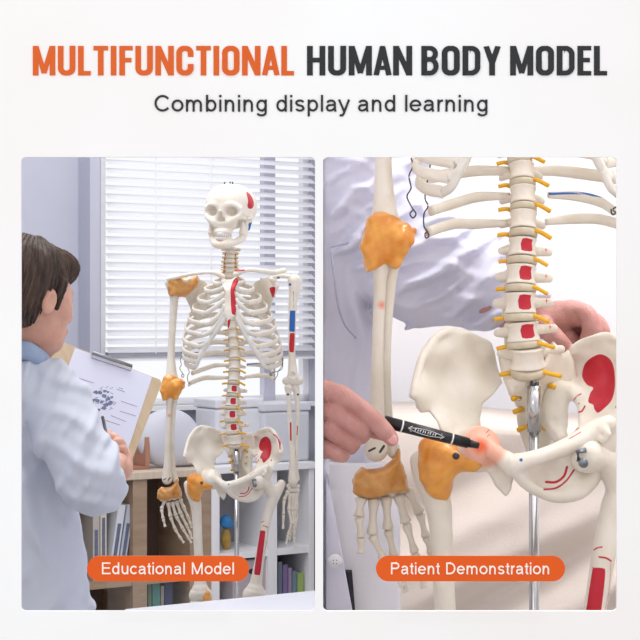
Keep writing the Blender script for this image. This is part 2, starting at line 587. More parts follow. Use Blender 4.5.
def build_spine(root):
    for i, (n, p, kind, s) in enumerate(SPINE):
        o = link('vertebra', PROTO[kind], None, root)
        o.location = p
        nxt = SPINE[i + 1][1] if i + 1 < len(SPINE) else tuple(PL(235.2, 449, .012))
        prv = SPINE[i - 1][1] if i else p
        d = Vector(prv) - Vector(nxt)
        o.rotation_euler = (-math.atan2(-d.y, d.z) * -1 if False else math.atan2(-d.y, d.z), 0.6 * math.atan2(d.x, d.z), radians(-4))
        gap = (Vector(p) - Vector(nxt)).length
        o.scale = (s, s, s)
        base = 'lumbar' if kind == 'painted' else kind
        hh = {'lumbar': .0118, 'thoracic': .0100, 'cervical': .0066}[base]
        o.scale = (s, s, min(s, (gap * .74 / 2) / hh) if i + 1 < len(SPINE) else s * .9)
        lz = -(gap / 2) / o.scale[2]
        dk = link('disc', DISC[base], None, o)
        dk.location = (0, 0, lz)
        if i == len(SPINE) - 1:
            dk.location = (0, -.001, -.0150); dk.rotation_euler = (radians(22), 0, 0); dk.scale = (.98, 1, 1.3)
        else:
            dk.scale = (1, 1, max(.7, gap * .14 / o.scale[2] / {'lumbar': .0042, 'thoracic': .0034, 'cervical': .0024}[base]))
        for q in (-1, 1):
            nv = link('spinal_nerve', NERVE[(base, q)], None, o)
            nv.location = (0, 0, lz)
    art = []
    pts = [Vector(p) + Vector((-.0165 * s, -.004, 0)) for n, p, k, s in SPINE[2:6]]

# ---------------- ribs
def rib_paths(side):
    out = []
    Wd = [15, 24, 31, 36.5, 41, 44.5, 47, 48.5, 49, 48]
    for i in range(10):
        n, p, kind, s = SPINE[7 + i]
        cx = 320 + 1600 * (p[0] + LO[0]) / (p[1] + LY)
        cy = 320 - 1600 * (p[2] + LO[2] - CAM_Z) / (p[1] + LY)
        W = Wd[i]
        drop = [4, 6, 10, 13, 16, 19, 22, 22, 18, 13][i]
        front_dy = [-.035, -.060, -.078, -.088, -.094, -.096, -.094, -.088, -.078, -.062][i]
        fx = [.80, .72, .66, .62, .60, .60, .62, .66, .71, .78][i] * W
        off = -3.5
        b = p[1]
        pts = [(cx + side * 4.5, cy - 1, b + .012), (cx + side * W * .40, cy - 2.0, b + .034), (cx + side * W * .80, cy + drop * .12, b + .012),
               (cx + side * W * 1.0 + off * .3, cy + drop * .45, -.012), (cx + side * W * .95 + off * .7, cy + drop * .78, front_dy * .62), (cx + side * fx + off, cy + drop, front_dy)]
        out.append([PL(*q) for q in pts])
    return out
CART_END = [(282, 5.5), (286.5, 5), (293, 5), (299, 5), (305, 5), (310.5, 4.5), (315.5, 4)]
RIBS = {}
def make_rib_meshes():
    for side in (-1, 1):
        paths = rib_paths(side)
        ends = [p[-1] for p in paths]
        mids = {}
        for i, pts in enumerate(paths):
            c = cr(pts, 9)
            tp = [0.75 + 0.25 * min(1, k / 12) for k in range(len(c))]
            w = .0071 if i else .006
            RIBS[('rib', side, i)] = join([sweep(c, w, .0030, up=(0, -.25, 1), nseg=10, taper=tp)])
            e = ends[i]
            if i < 7:
                y, hx = CART_END[i]
                en = PL(229.5 + (i * .25) + side * hx, y, -.088 - .012 * min(i, 4) / 4)
                if i >= 4:
                    dpt = PL(229.5 + side * (hx + (i - 3) * 4.0), y + (i - 3) * 5.5 + 3, -.100)
                    path = [e, tuple((np.array(e) * .5 + np.array(dpt) * .5) + np.array([0, -.004, -.006])), dpt, en]
                else:
                    path = [e, tuple((np.array(e) + np.array(en)) / 2 + np.array([0, -.006, -.003])), en]
            else:
                tgt = mids[i - 1]
                path = [e, tuple((np.array(e) + np.array(tgt)) / 2 + np.array([0, -.003, -.006])), tgt]
            cp = cr(path, 7)
            mids[i] = tuple(cp[len(cp) // 2 if i >= 7 else int(len(cp) * .42)])
            RIBS[('costal_cartilage', side, i)] = sweep(cp, .0060, .0034, up=(0, -.1, 1), nseg=10)
        # floating ribs, traced from the right-hand picture
        for k, (ys) in enumerate(((196, 203, 211), (223, 224, 232))):
            cx = 528 if k == 0 else 525.5
            b = SPINE[17 + k][1][1]
            if side < 0:
                L = [(cx - 18, ys[0], b + .014), (cx - 50, ys[0] + 1, b + .022), (cx - 72, ys[1], b + .012), (cx - 98, ys[2], b - .022)]
            else:
                L = [(cx + 20, ys[0] - 1, b + .014), (cx + 48, ys[0] + (0 if k == 0 else -4), b + .022), (cx + 72, ys[1] - (1 if k == 0 else 5), b + .012), (cx + (86 if k == 0 else 93), ys[2] - (0 if k == 0 else 8), b - .022)]
            c = cr([PR(*q) for q in L], 8)
            RIBS[('rib', side, 10 + k)] = sweep(c, .0056, .0034, up=(0, 0, 1), nseg=10, taper=[.7 + .4 * min(1, j / 8) for j in range(len(c))])
make_rib_meshes()
def subdiv_paint_rib(me, side, i):
    if side > 0 and 1 <= i <= 4:
        marks = {'blue': [('line', [(246, 286 + i * 6), (258, 287 + i * 6), (270, 291 + i * 6)], .35)]}
        paint(me, marks, 'L')
    if side > 0 and i >= 10:
        y = 199 - 5 if i == 10 else 223 - 8
        marks = {'blue': [('line', [(548, y), (575, y - 1 if i == 10 else y - 3), (600, y + 2 if i == 10 else y - 3), (630, y + 6)], 1.6)]}
        paint(me, marks, 'R')
RM = {}
for key, (V, F) in RIBS.items():
    me = mesh_np(key[0], V, F)
    me.materials.append(M['bone'] if key[0] == 'rib' else M['cart'])
    me.polygons.foreach_set('use_smooth', [True] * len(me.polygons))
    if key[0] == 'rib': subdiv_paint_rib(me, key[1], key[2])
    RM[key] = me

def done(name, solid, h, m, marks=None, view='R', it=1):
    V, F = solid.mesh(h, it)
    me = mesh_np(name, V, F)
    me.polygons.foreach_set('use_smooth', [True] * len(me.polygons))
    me.materials.append(m)
    if marks: paint(me, marks, view)
    return me

# ---------------- sternum, clavicles, scapulae
stern = plate([PL(x, y, -.09)[::2] for x, y in [(222, 277), (226, 279.5), (231, 279.5), (236, 276), (238.5, 281), (236, 287), (234.5, 292), (236, 300), (236.5, 310), (235, 317), (231, 319), (230, 326), (228.3, 329), (227, 325), (227, 319), (224.5, 315), (224.5, 305), (225.5, 293), (223, 287), (220.5, 281)]],
              [PL(229, 277, -.080), PL(229, 295, -.098), PL(230, 318, -.104), PL(229, 329, -.100)], .0045, .004, .002)
RED_ST = {'red': [('poly', [(233.5, 280), (237, 277.5), (242, 278), (238, 283), (236.5, 290), (238, 300), (238, 313), (235.5, 315), (232, 314), (231, 308), (230.5, 298), (230.5, 288)]), ('poly', [(227.5, 321), (231, 319), (233, 321), (230, 325), (228.3, 329.5)])]}
ME_STERN = done('sternum', stern, .0014, M['bone'], RED_ST, 'L')
ME_CLAV = {}
ME_CLAV[-1] = done('clavicle', TL([(223, 276.5, -.080, .0065), (212, 272.5, -.088, .0052), (195, 273.5, -.070, .0048), (178, 277, -.035, .005), (168, 279, -.02, .0055)], n=5), .0014, M['bone'])
ME_CLAV[1] = done('clavicle', TL([(236, 274, -.080, .0075), (247, 270, -.088, .0062), (262, 271, -.070, .0060), (274, 272.5, -.035, .0062), (284, 270.5, -.02, .007)], n=5), .0014, M['bone'],
                  {'red': [('line', [(236, 271), (244, 270)], .9)]}, 'L')
def scapula(side):
    m = lambda x: x if side < 0 else 460.5 - x
    pl = [(190, 276), (205, 281), (211, 290), (209, 303), (203, 317), (198, 322), (193, 316), (187, 300), (184, 290), (182, 283)]
    s = plate([PL(m(x), y, .05)[::2] for x, y in pl], [PL(m(184), 285, .012), PL(m(210), 290, .066), PL(m(198), 320, .058)], .0022, .002, .001)
    s = s.add(tube([r4(PL(m(185), 286, .010), .010), r4(PL(m(187), 292, .016), .008)]), .006)
    s = s.add(TL([(m(209), 287, .07, .004), (m(195), 281, .055, .005), (m(180), 276, .03, .006), (m(170), 277, -.005, .006)], n=4), .004)
    s = s.add(TL([(m(186), 283, .008, .006), (m(190), 279, -.018, .005), (m(185), 281, -.035, .005)], n=3), .004)
    return s
ME_SCAP = {-1: done('scapula', scapula(-1), .0016, M['bone']),
           1: done('scapula', scapula(1), .0016, M['bone'], {'red': [('poly', [(269.5, 288), (275, 287), (275, 293), (273, 298), (271, 294)])], 'blue': [('circle', 278.5, 278, 1.6), ('line', [(280, 281), (284, 283)], 1.0)], 'dark': [('circle', 279, 297, .8), ('circle', 279.5, 301, .8)]}, 'L')}
# ---------------- arms
ME_HUM = {
    -1: done('humerus', TL([(173, 283, .0, .021), (174, 290, .0, .016), (174, 302, .002, .0108), (172.3, 330, .004, .0092), (171.2, 352, .004, .0095), (171.4, 370, .0, .013), (171.6, 380, -.002, .018)], n=4)
             .add(TL([(166, 386, 0, .011), (178, 386, 0, .012)]), .008), .0016, M['bone']),
    1: done('humerus', TL([(294.5, 281, .0, .018), (294.5, 290, .0, .0145), (293, 302, .002, .0115), (292, 330, .004, .0098), (292, 355, .004, .0092), (292.6, 370, .0, .012), (292.8, 377, -.002, .015)], n=4)
            .add(TL([(286, 381, 0, .010), (299, 381, 0, .011)]), .008).cut(ell(PL(292.5, 375, -.014), (.007, .008, .007)), .004), .0016, M['bone'],
            {'blue': [('poly', [(289.8, 311.5), (291, 310.5), (294.6, 310.5), (295.4, 312), (294.8, 331), (293.6, 332), (290.2, 331.5), (289.2, 330)]), ('circle', 290, 284.5, 1.5)],
             'red': [('poly', [(289.8, 334), (291, 333), (294, 333), (294.8, 335), (294, 351), (292.6, 352.5), (290, 352), (289, 349)])],
             'dark': [('line', [(293.5, 291), (293.8, 309)], .35)]}, 'L')}
rad_l = TR([(381, 262, -.012, .011), (380, 285, -.012, .0072), (377.5, 350, -.012, .0068), (377, 400, -.012, .0082), (376, 435, -.012, .0115), (376, 450, -.012, .0135)], n=4)
uln_l = TR([(392, 255, .006, .012), (389, 280, .004, .0088), (386, 330, .004, .0068), (386, 385, .004, .006), (389, 430, .004, .0062), (394, 452, .002, .008)], n=4)
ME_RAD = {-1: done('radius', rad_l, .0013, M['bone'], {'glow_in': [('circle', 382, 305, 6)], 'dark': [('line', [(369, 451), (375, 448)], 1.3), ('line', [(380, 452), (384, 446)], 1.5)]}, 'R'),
          1: done('radius', TL([(288.5, 388, -.006, .011), (288.8, 396, -.006, .0068), (290, 420, -.008, .0064), (292, 450, -.008, .0072), (293, 472, -.008, .011), (293, 481, -.008, .013)], n=4), .0016, M['bone'],
                  {'red': [('line', [(290.6, 423), (290.9, 440)], 1.0)], 'dark': [('circle', 288, 394.5, 1.3)]}, 'L')}
ME_ULN = {-1: done('ulna', uln_l, .0013, M['bone']),
          1: done('ulna', TL([(295, 387, .004, .011), (297, 396, .004, .008), (297.5, 420, .004, .006), (296.5, 450, .004, .0052), (296.3, 470, .004, .0058), (297, 479, .002, .0075)], n=4), .0016, M['bone'],
                  {'red': [('line', [(297.6, 426), (297, 435)], .6)], 'dark': [('circle', 298, 394.5, 1.2)]}, 'L')}
def lig_noise(a, f):
    return lambda X, Y, Z: a * (np.sin(X * f + 1.3 * np.sin(Z * f * .7)) * np.sin(Y * f * 1.1 + .4) * np.sin(Z * f * .9 + 1.1 * np.sin(X * f * .5)))
elb = plate([PR(x, y, -.01)[::2] for x, y in [(367, 219), (374, 213), (384, 212), (394, 216), (416, 229), (415, 240), (407, 252), (401, 266), (396, 270), (384, 264), (374, 270), (367, 273), (364, 262), (360, 247), (364, 232)]],
            [PR(387, 240, -.012), PR(365, 220, -.004), PR(412, 232, -.002), PR(368, 268, -.010)], .021, .014, .010)
elb = elb.add(ell(PR(398, 238, -.026), (.014, .012, .014)), .012).disp(lig_noise(.0016, 190), .002)
ME_ELB = done('elbow_ligament', elb, .0016, M['lig'])
wri = plate([PR(x, y, -.01)[::2] for x, y in [(355, 474), (362, 468), (372, 470), (384, 467), (396, 458), (399, 446), (401, 462), (407, 476), (409, 490), (400, 493), (390, 493), (374, 498), (360, 497), (353, 492), (353, 482)]],
            [PR(378, 480, -.012), PR(356, 485, -.004), PR(408, 480, -.002)], .017, .012, .008).disp(lig_noise(.0014, 210), .002)
ME_WRI = done('wrist_ligament', wri, .0014, M['lig_pale'])
sho = plate([PL(x, y, -.01)[::2] for x, y in [(169, 278), (180, 274), (190, 278), (197, 275), (199, 281), (196, 287), (189, 294), (184, 297), (176, 296), (170, 297), (167, 288)]],
            [PL(178, 285, -.006), PL(196, 280, .0), PL(170, 290, .0)], .026, .016, .012).add(ell(PL(184, 284, -.024), (.014, .012, .014)), .01).disp(lig_noise(.0018, 170), .002)
ME_SHO = done('shoulder_ligament', sho, .0018, M['lig_pale'])
hipl = TR([(436, 452, -.052, .020), (437, 470, -.052, .021), (439, 484, -.048, .016), (444, 499, -.042, .005)], n=4).add(TR([(440, 458, -.055, .017), (458, 460, -.062, .014), (473, 460, -.066, .012)], n=3), .010).disp(lig_noise(.0016, 190), .002)
ME_HIPL = done('hip_ligament', hipl, .0014, M['lig'])
PROTO_knee = TL([(203, 594, -.060, .012), (204, 603, -.055, .016)])
ME_KNEEL = done('knee_ligament', PROTO_knee.disp(lig_noise(.0012, 190), .002), .0016, M['lig'])

# ---------------- pelvis and sacrum (traced from the close view)
ilL = [(499, 352), (489, 341), (472, 333.5), (448, 331), (430, 342), (418, 360), (411.5, 384), (413, 404), (418, 411), (427, 410), (434, 419), (440, 435), (447, 450), (462, 458), (482, 446), (481, 420), (484, 404), (494, 396), (507, 384)]
ctl = [PR(500, 365, .048), PR(488, 345, .030), (PR(450, 331, .0)), PR(425, 352, -.032), PR(413, 395, -.062), PR(440, 436, -.058), PR(465, 445, -.046), PR(484, 410, .005), PR(452, 375, .006), PR(470, 400, .0)]
hipL = plate([PR(x, y, -.01)[::2] for x, y in ilL], ctl, .0040, .004, .002)
hipL = hipL.add(tube([r4(v, .0048) for v in ctl[1:5]], n=5), .005)
hipL = hipL.add(ell(PR(478, 449, -.052), (.026, .024, .026)), .012)
hipL = hipL.cut(ell(PR(462, 458, -.070), (.014, .02, .014)), .004)
hipL = hipL.add(TR([(484, 446, -.066, .012), (500, 456, -.080, .009), (508, 462, -.084, .011), (511, 468, -.083, .009)], n=3), .006)
hipL = hipL.add(plate([PR(x, y, -.06)[::2] for x, y in [(482, 455), (487, 470), (495, 486), (506, 497), (511, 490), (513, 470), (508, 458), (495, 452)]], [PR(490, 460, -.055), PR(505, 494, -.060), PR(510, 465, -.080)], .005, .004, .003), .006)
GLOW = {'glow_out': [('circle', 484, 446, 25)], 'glow_in': [('circle', 480, 446, 10.5)], 'dark': [('line', [(486, 433), (489, 430)], .7), ('line', [(487, 437), (490, 434)], .7)]}  # soft glow overlay painted into the hip colour, plus small dark ticks
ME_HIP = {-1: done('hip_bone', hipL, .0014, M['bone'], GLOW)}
ilR = [(578, 372), (572, 358), (576, 346), (588, 339), (604, 336), (622, 342), (634, 358), (642, 382), (638, 404), (630, 412), (620, 414), (616, 428), (608, 444), (598, 452), (578, 452), (572, 442), (577, 425), (578, 408), (571, 392)]
ctr = [PR(577, 365, .046), PR(580, 346, .03), PR(606, 336, .0), PR(628, 350, -.032), PR(642, 388, -.062), PR(614, 430, -.058), PR(590, 448, -.050), PR(574, 400, .000), PR(604, 378, .004), PR(588, 410, -.012)]
hipR = plate([PR(x, y, -.01)[::2] for x, y in ilR], ctr, .0042, .004, .002)
hipR = hipR.add(tube([r4(v, .0048) for v in ctr[1:5]], n=5), .005)
ear = TR([(572, 392, .006, .010), (558, 391, .016, .012), (551, 406, .018, .0125), (553, 424, .014, .012), (561, 438, .002, .009)], n=4).add(TR([(560, 398, .012, .010), (560, 424, .012, .009)]), .006)
ear = ear.cut(ell(PR(556, 407, -.004), (.007, .008, .005)), .003).cut(ell(PR(554, 421, -.004), (.006, .008, .0075)), .003)
hipR = hipR.add(ear, .006)
hipR = hipR.add(ell(PR(595, 441, -.040), (.024, .022, .022)), .012)
hipR = hipR.cut(ell(PR(584, 462, -.062), (.012, .016, .012)), .004)
hipR = hipR.add(TR([(513, 464, -.084, .0115), (530, 459, -.086, .0085), (550, 453, -.080, .0085), (572, 444, -.068, .010), (592, 432, -.056, .012), (608, 424, -.056, .010)], n=3), .006)
hipR = hipR.add(TR([(600, 428, -.060, .007), (608, 434, -.068, .004), (603, 440, -.066, .004), (598, 434, -.064, .003)], n=2), .003)
hipR = hipR.add(plate([PR(x, y, -.06)[::2] for x, y in [(513, 466), (520, 480), (532, 490), (552, 497), (572, 494), (588, 484), (597, 468), (590, 455), (570, 450), (540, 458)]], [PR(515, 468, -.082), PR(555, 480, -.052), PR(590, 465, -.040), PR(555, 496, -.056), PR(560, 455, -.070)], .0030, .003, .0015), .004)
hipR = hipR.add(TR([(515, 468, -.083, .008), (524, 482, -.076, .0065), (540, 492, -.066, .0065), (558, 496, -.058, .008), (578, 490, -.048, .011), (592, 474, -.042, .012), (596, 458, -.044, .010)], n=3), .005)
MK = {'red': [('poly', [(583, 368), (586, 362), (592, 357), (600, 354), (608, 357), (613, 364), (615, 375), (615, 388), (612, 400), (605, 408), (598, 413), (594, 409), (593, 405), (588, 402), (590, 393), (593, 388), (587, 385), (582, 377)]),
              ('line', [(574, 400), (577, 396), (581, 394)], .9), ('circle', 579, 403.5, 1.1), ('line', [(579, 412), (582, 411), (585, 406)], 1.1), ('line', [(570, 434), (579, 428)], .8), ('line', [(569, 439), (581, 432)], .8),
              ('line', [(546, 482), (556, 482), (564, 476), (567, 467)], 1.5), ('line', [(544, 489.5), (556, 488), (566, 481), (574, 470)], 1.2), ('circle', 617, 407, 2), ('line', [(621, 348), (630, 352), (638, 366), (641, 380)], 1.6)],
      'blue': [('circle', 521, 460, 2.0)]}
ME_HIP[1] = done('hip_bone', hipR, .0014, M['bone'], MK)
sac = [(499, 358), (503, 345), (511, 344), (517, 358), (527, 376), (541, 362), (547, 350), (553, 341), (558, 346), (563, 354), (569, 350), (575, 362), (578, 378), (572, 392), (562, 400), (558, 420), (556, 440), (549, 462), (541, 472), (533, 462), (524, 440), (519, 425), (516, 405), (509, 396), (503, 380)]
sacs = plate([PR(x, y, .02)[::2] for x, y in sac], [PR(527, 375, -.004), PR(503, 360, .026), PR(575, 365, .026), PR(538, 400, .030), PR(540, 440, .048), PR(540, 470, .040)], .0085, .007, .005)
sacs = sacs.add(TR([(530, 384, .014, .015), (533, 400, .022, .012)]), .008)
for q, (sx, sy) in enumerate([(514, 386), (518, 398), (519, 410), (523, 428), (551, 386), (551, 400), (549, 414), (547, 430)]):
    sacs = sacs.cut(ell(PR(sx, sy, .022), (.0035, .02, .003)), .003)
ME_SAC = done('sacrum', sacs, .0014, M['bone2'])
def femur(side):
    if side < 0:
        s = TR([(476, 449, -.060, .021)] + [(475.5, 450, -.060, .021)])
        s = s.add(TR([(470, 453, -.058, .013), (448, 462, -.045, .013), (436, 476, -.036, .015)], n=3), .008)
        s = s.add(TR([(420, 461, -.030, .0115), (427, 478, -.034, .015), (437, 500, -.036, .0155), (441, 530, -.038, .0130), (444, 590, -.044, .0120), (448, 660, -.048, .0125), (450, 690, -.048, .017), (450, 706, -.048, .024)], n=3), .010)
        s = s.add(TR([(438, 715, -.048, .017), (463, 715, -.048, .018)]), .008)
        return s
    s = TR([(586, 455, -.058, .020), (587, 455, -.058, .020)])
    s = s.add(TR([(590, 456, -.058, .013), (604, 460, -.050, .014), (616, 476, -.040, .016)], n=3), .008)
    s = s.add(TR([(640, 462, -.030, .012), (630, 478, -.034, .015), (618, 500, -.036, .0165), (611, 520, -.038, .0142), (603, 560, -.044, .0132), (590, 640, -.05, .0128), (582, 690, -.05, .017), (579, 706, -.05, .024)], n=3), .010)
    s = s.add(TR([(566, 715, -.05, .018), (592, 715, -.05, .017)]), .008)
    return s
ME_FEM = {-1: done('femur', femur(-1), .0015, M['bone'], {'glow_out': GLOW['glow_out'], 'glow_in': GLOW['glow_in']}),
          1: done('femur', femur(1), .0015, M['bone'], {'red': [('poly', [(592, 570), (594, 567.5), (603, 568), (605.5, 571), (604, 590), (599, 630), (594, 668), (590, 671), (582, 670), (579, 665), (583, 630)]), ('line', [(594, 550), (597, 548), (602, 547)], 1.0), ('line', [(599, 557), (606, 558), (611, 561)], 1.2), ('line', [(611, 562), (609, 590), (603, 620)], .5)], 'dark': []})}
def tibia(side):
    bx = 450 if side < 0 else 579
    s = TR([(bx - 10, 735, -.048, .018), (bx + 10, 735, -.048, .018)]).add(TR([(bx, 742, -.048, .020), (bx + 2, 790, -.046, .013), (bx + 2, 960, -.04, .010), (bx, 1040, -.04, .016)], n=3), .008)
    s = s.add(TR([(bx + side * 22, 755, -.03, .008), (bx + side * 20, 900, -.03, .005), (bx + side * 16, 1046, -.03, .009)], n=3), .004)
    return s
ME_TIB = {s: done('lower_leg_bone', tibia(s), .003, M['bone2']) for s in (-1, 1)}
def foot(side):
    bx = 450 if side < 0 else 579
    b = PR(bx, 1058, -.04)
    s = ell((b[0], b[1] + .03, b[2] - .01), (.022, .035, .022)).add(ell((b[0], b[1] - .03, b[2] - .004), (.028, .05, .018)), .015)
    for k in range(5):
        x = b[0] + (k - 2) * .014
        s = s.add(tube([(x * 1, b[1] - .06, b[2] - .01, .006), (x + (k - 2) * .002, b[1] - .11, b[2] - .020, .0048), (x + (k - 2) * .003, b[1] - .15, b[2] - .024, .0045)]), .004)
    return s
ME_FOOT = {s: done('foot_bones', foot(s), .0025, M['bone2']) for s in (-1, 1)}

# ---------------- skull
def skull_parts():
    s = ell((0, .028, .014), (.0665, .084, .060)).add(ell((0, -.012, .026), (.054, .046, .042)), .02)
    for q in (-1, 1):
        s = s.add(tube([(q * .006, -.054, .012, .006), (q * .028, -.054, .017, .006), (q * .047, -.040, .008, .006)], n=3), .008)     # brow
        s = s.add(tube([(q * .046, -.040, .006, .0055), (q * .048, -.040, -.010, .0065), (q * .034, -.050, -.022, .009), (q * .022, -.052, -.030, .011)], n=3), .007)   # cheek
        s = s.add(tube([(q * .047, -.036, -.016, .006), (q * .060, -.012, -.017, .0038), (q * .060, .014, -.014, .005)], n=3), .004)  # arch
        s = s.add(tube([(q * .050, .022, -.020, .012), (q * .048, .022, -.044, .007)]), .008)    # mastoid
    s = s.add(tube([(0, -.052, .010, .008), (0, -.061, -.004, .006)]), .008)
    s = s.add(ell((0, -.030, -.030), (.037, .028, .027)), .010)
    s = s.add(ell((0, -.040, -.012), (.040, .018, .030)), .008)
    s = s.add(tube([(-.020, -.040, -.054, .007), (-.012, -.054, -.054, .007), (0, -.058, -.054, .007), (.012, -.054, -.054, .007), (.020, -.040, -.054, .007)], n=3), .006)
    for q in (-1, 1):
        s = s.cut(ell((q * .0275, -.056, -.001), (.0150, .026, .0128)), .0035)
        s = s.cut(ell((q * .064, -.018, .002), (.010, .022, .020)), .008)
        s = s.cut(ell((q * .047, -.016, -.036), (.014, .024, .014)), .004)
    s = s.cut(tube([(0, -.064, -.006, .0040), (-.0045, -.060, -.023, .0068), (.0045, -.060, -.023, .0068)], fl=(1, .45, 1)), .002)
    jaw = tube([(-.048, .010, -.020, .006), (-.047, .002, -.048, .0095), (-.043, -.006, -.070, .0095), (-.026, -.036, -.084, .009), (-.010, -.054, -.088, .011), (.010, -.054, -.088, .011), (.026, -.036, -.084, .009), (.043, -.006, -.070, .0095), (.047, .002, -.048, .0095), (.048, .010, -.020, .006)], n=3)
    for q in (-1, 1): jaw = jaw.add(tube([(q * .046, -.012, -.030, .0045), (q * .045, -.012, -.056, .009)]), .006)
    jaw = jaw.add(tube([(-.020, -.040, -.074, .007), (0, -.056, -.074, .007), (.020, -.040, -.074, .007)], n=3), .006)
    return s, jaw
_s, _j = skull_parts()
Vs, Fs = _s.mesh(.0018); Vj, Fj = _j.mesh(.0016)
def skull_mesh(name, V, F, fn):
    me = mesh_np(name, V, F); me.materials.append(M['bone'])
    me.polygons.foreach_set('use_smooth', [True] * len(me.polygons))
    n = len(me.vertices)
    for attr, g in fn.items():
        a = me.attributes.new(attr, 'FLOAT', 'POINT'); a.data.foreach_set('value', np.array(g(V)).astype(np.float32))
    return me
ME_SKULL = skull_mesh('skull', Vs, Fs, {
    'red': lambda V: (1 - np.sqrt(((V[:, 1] - .004) / .017) ** 2 + ((V[:, 2] - .030) / .023) ** 2)) * 12 * (V[:, 0] > .03) - (V[:, 0] <= .03) * 5,
    'blue': lambda V: (1 - np.sqrt(((V[:, 1] - .022) / .012) ** 2 + ((V[:, 2] + .040) / .013) ** 2)) * 12 * (V[:, 0] > .03) - (V[:, 0] <= .03) * 5})
ME_JAW = skull_mesh('jaw', Vj, Fj, {
    'red': lambda V: np.where((V[:, 1] < -.05) & (np.abs(V[:, 0]) < .016), (.0013 - np.abs(V[:, 2] + .0795 - 2.0 * np.minimum(V[:, 0] ** 2 * 16, .02) + .0 * V[:, 0])) * 1500 * (np.sin(V[:, 0] * 1500) > -.3), -2)})
def teeth(z0, z1, r=.0030):
    out = []
    c = cr([(-.021, -.036, 0), (-.015, -.050, 0), (-.008, -.0605, 0), (0, -.0635, 0), (.008, -.0605, 0), (.015, -.050, 0), (.021, -.036, 0)], 2)
    for p in c:
        out.append(sweep([(p[0], p[1], z0), (p[0], p[1], z0 * .7 + z1 * .3), (p[0], p[1], z1)], r * .85, r * .8, up=(0, 1, 0), nseg=8))
    return join(out)

def smallbone(a, b, r):
    a = Vector(a); b = Vector(b)
    L = (b - a).length
    pts = [a.lerp(b, t) for t in (0, .06, .18, .4, .65, .85, .95, 1)]
    return sweep(pts, r, r * .85, up=(0, -1, 0.01), nseg=10, taper=[.7, 1.15, 1.05, .72, .70, .98, 1.1, .6])

# digits: chains in picture px
HAND = {
 ('L', -1): ([[(165, 500, -.004), (161.5, 509, -.01), (163.2, 519, -.014), (165.2, 527, -.016)],
              [(168, 502, -.004), (170.5, 517, -.008), (175, 529, -.008), (180.5, 538, -.008), (184, 543, -.008)],
              [(172, 502, 0), (176, 516, 0), (183, 529, 0), (188.5, 538, 0), (191.5, 543, 0)],
              [(176, 501, .004), (181, 514, .004), (187, 526, .004), (190.5, 534, .004), (192, 539, .004)],
              [(180, 499, .008), (184, 508, .008), (188, 517, .008), (190.5, 524, .008), (191.5, 528, .008)]], PL),
 ('R', -1): ([[(361, 498, -.010), (359, 517, -.014), (361, 538, -.018), (361, 554, -.020)],
              [(374, 498, -.008), (372, 535, -.012), (384, 560, -.012), (396, 576, -.012), (403, 587, -.012)],
              [(386, 496, -.004), (388, 530, -.006), (394, 556, -.006), (401, 578, -.006), (407, 592, -.006)],
              [(398, 494, 0), (406, 523, 0), (415, 553, 0), (420, 575, 0), (424, 588, 0)],
              [(408, 489, .004), (420, 513, .004), (426, 537, .004), (431, 553, .004), (433, 564, .004)]], PR),
 ('L', 1): ([[(288, 491, -.008), (284, 500, -.012), (283.4, 515, -.014), (283, 529, -.014)],
             [(290, 493, -.004), (289, 510, -.006), (291.5, 524, -.006), (288, 535, -.006), (286.2, 544, -.006)],
             [(292.5, 493, 0), (292, 511, 0), (293.8, 525, 0), (294.0, 536, 0), (295.2, 548, 0)],
             [(295, 493, .004), (294.5, 510, .004), (295.5, 523, .004), (292, 532, .004), (289, 540, .004)],
             [(297, 491, .008), (296.5, 506, .008), (297, 517, .008), (295.5, 526, .008), (295, 533, .008)]], PL),
}
def carpal_mesh(key):
    if key == ('L', 1):
        pts = [(289, 486), (293, 485), (297, 486), (290, 490), (294, 490), (297, 490)]; f = PL; r = .0078
    else:
        pts = [(362, 486), (372, 484), (383, 484), (395, 480), (365, 495), (378, 494), (390, 492), (401, 488)]; f = PR; r = .0085
    s = None
    for i, (x, y) in enumerate(pts):
        e = ell(f(x, y, 0.0), (r, r * .9, r * .8))
        s = e if s is None else s.add(e, .001)
    return done('carpal_bones', s, .0014, M['bone2'])
ME_CARP = {k: carpal_mesh(k) for k in [('L', 1), ('L', -1)]}

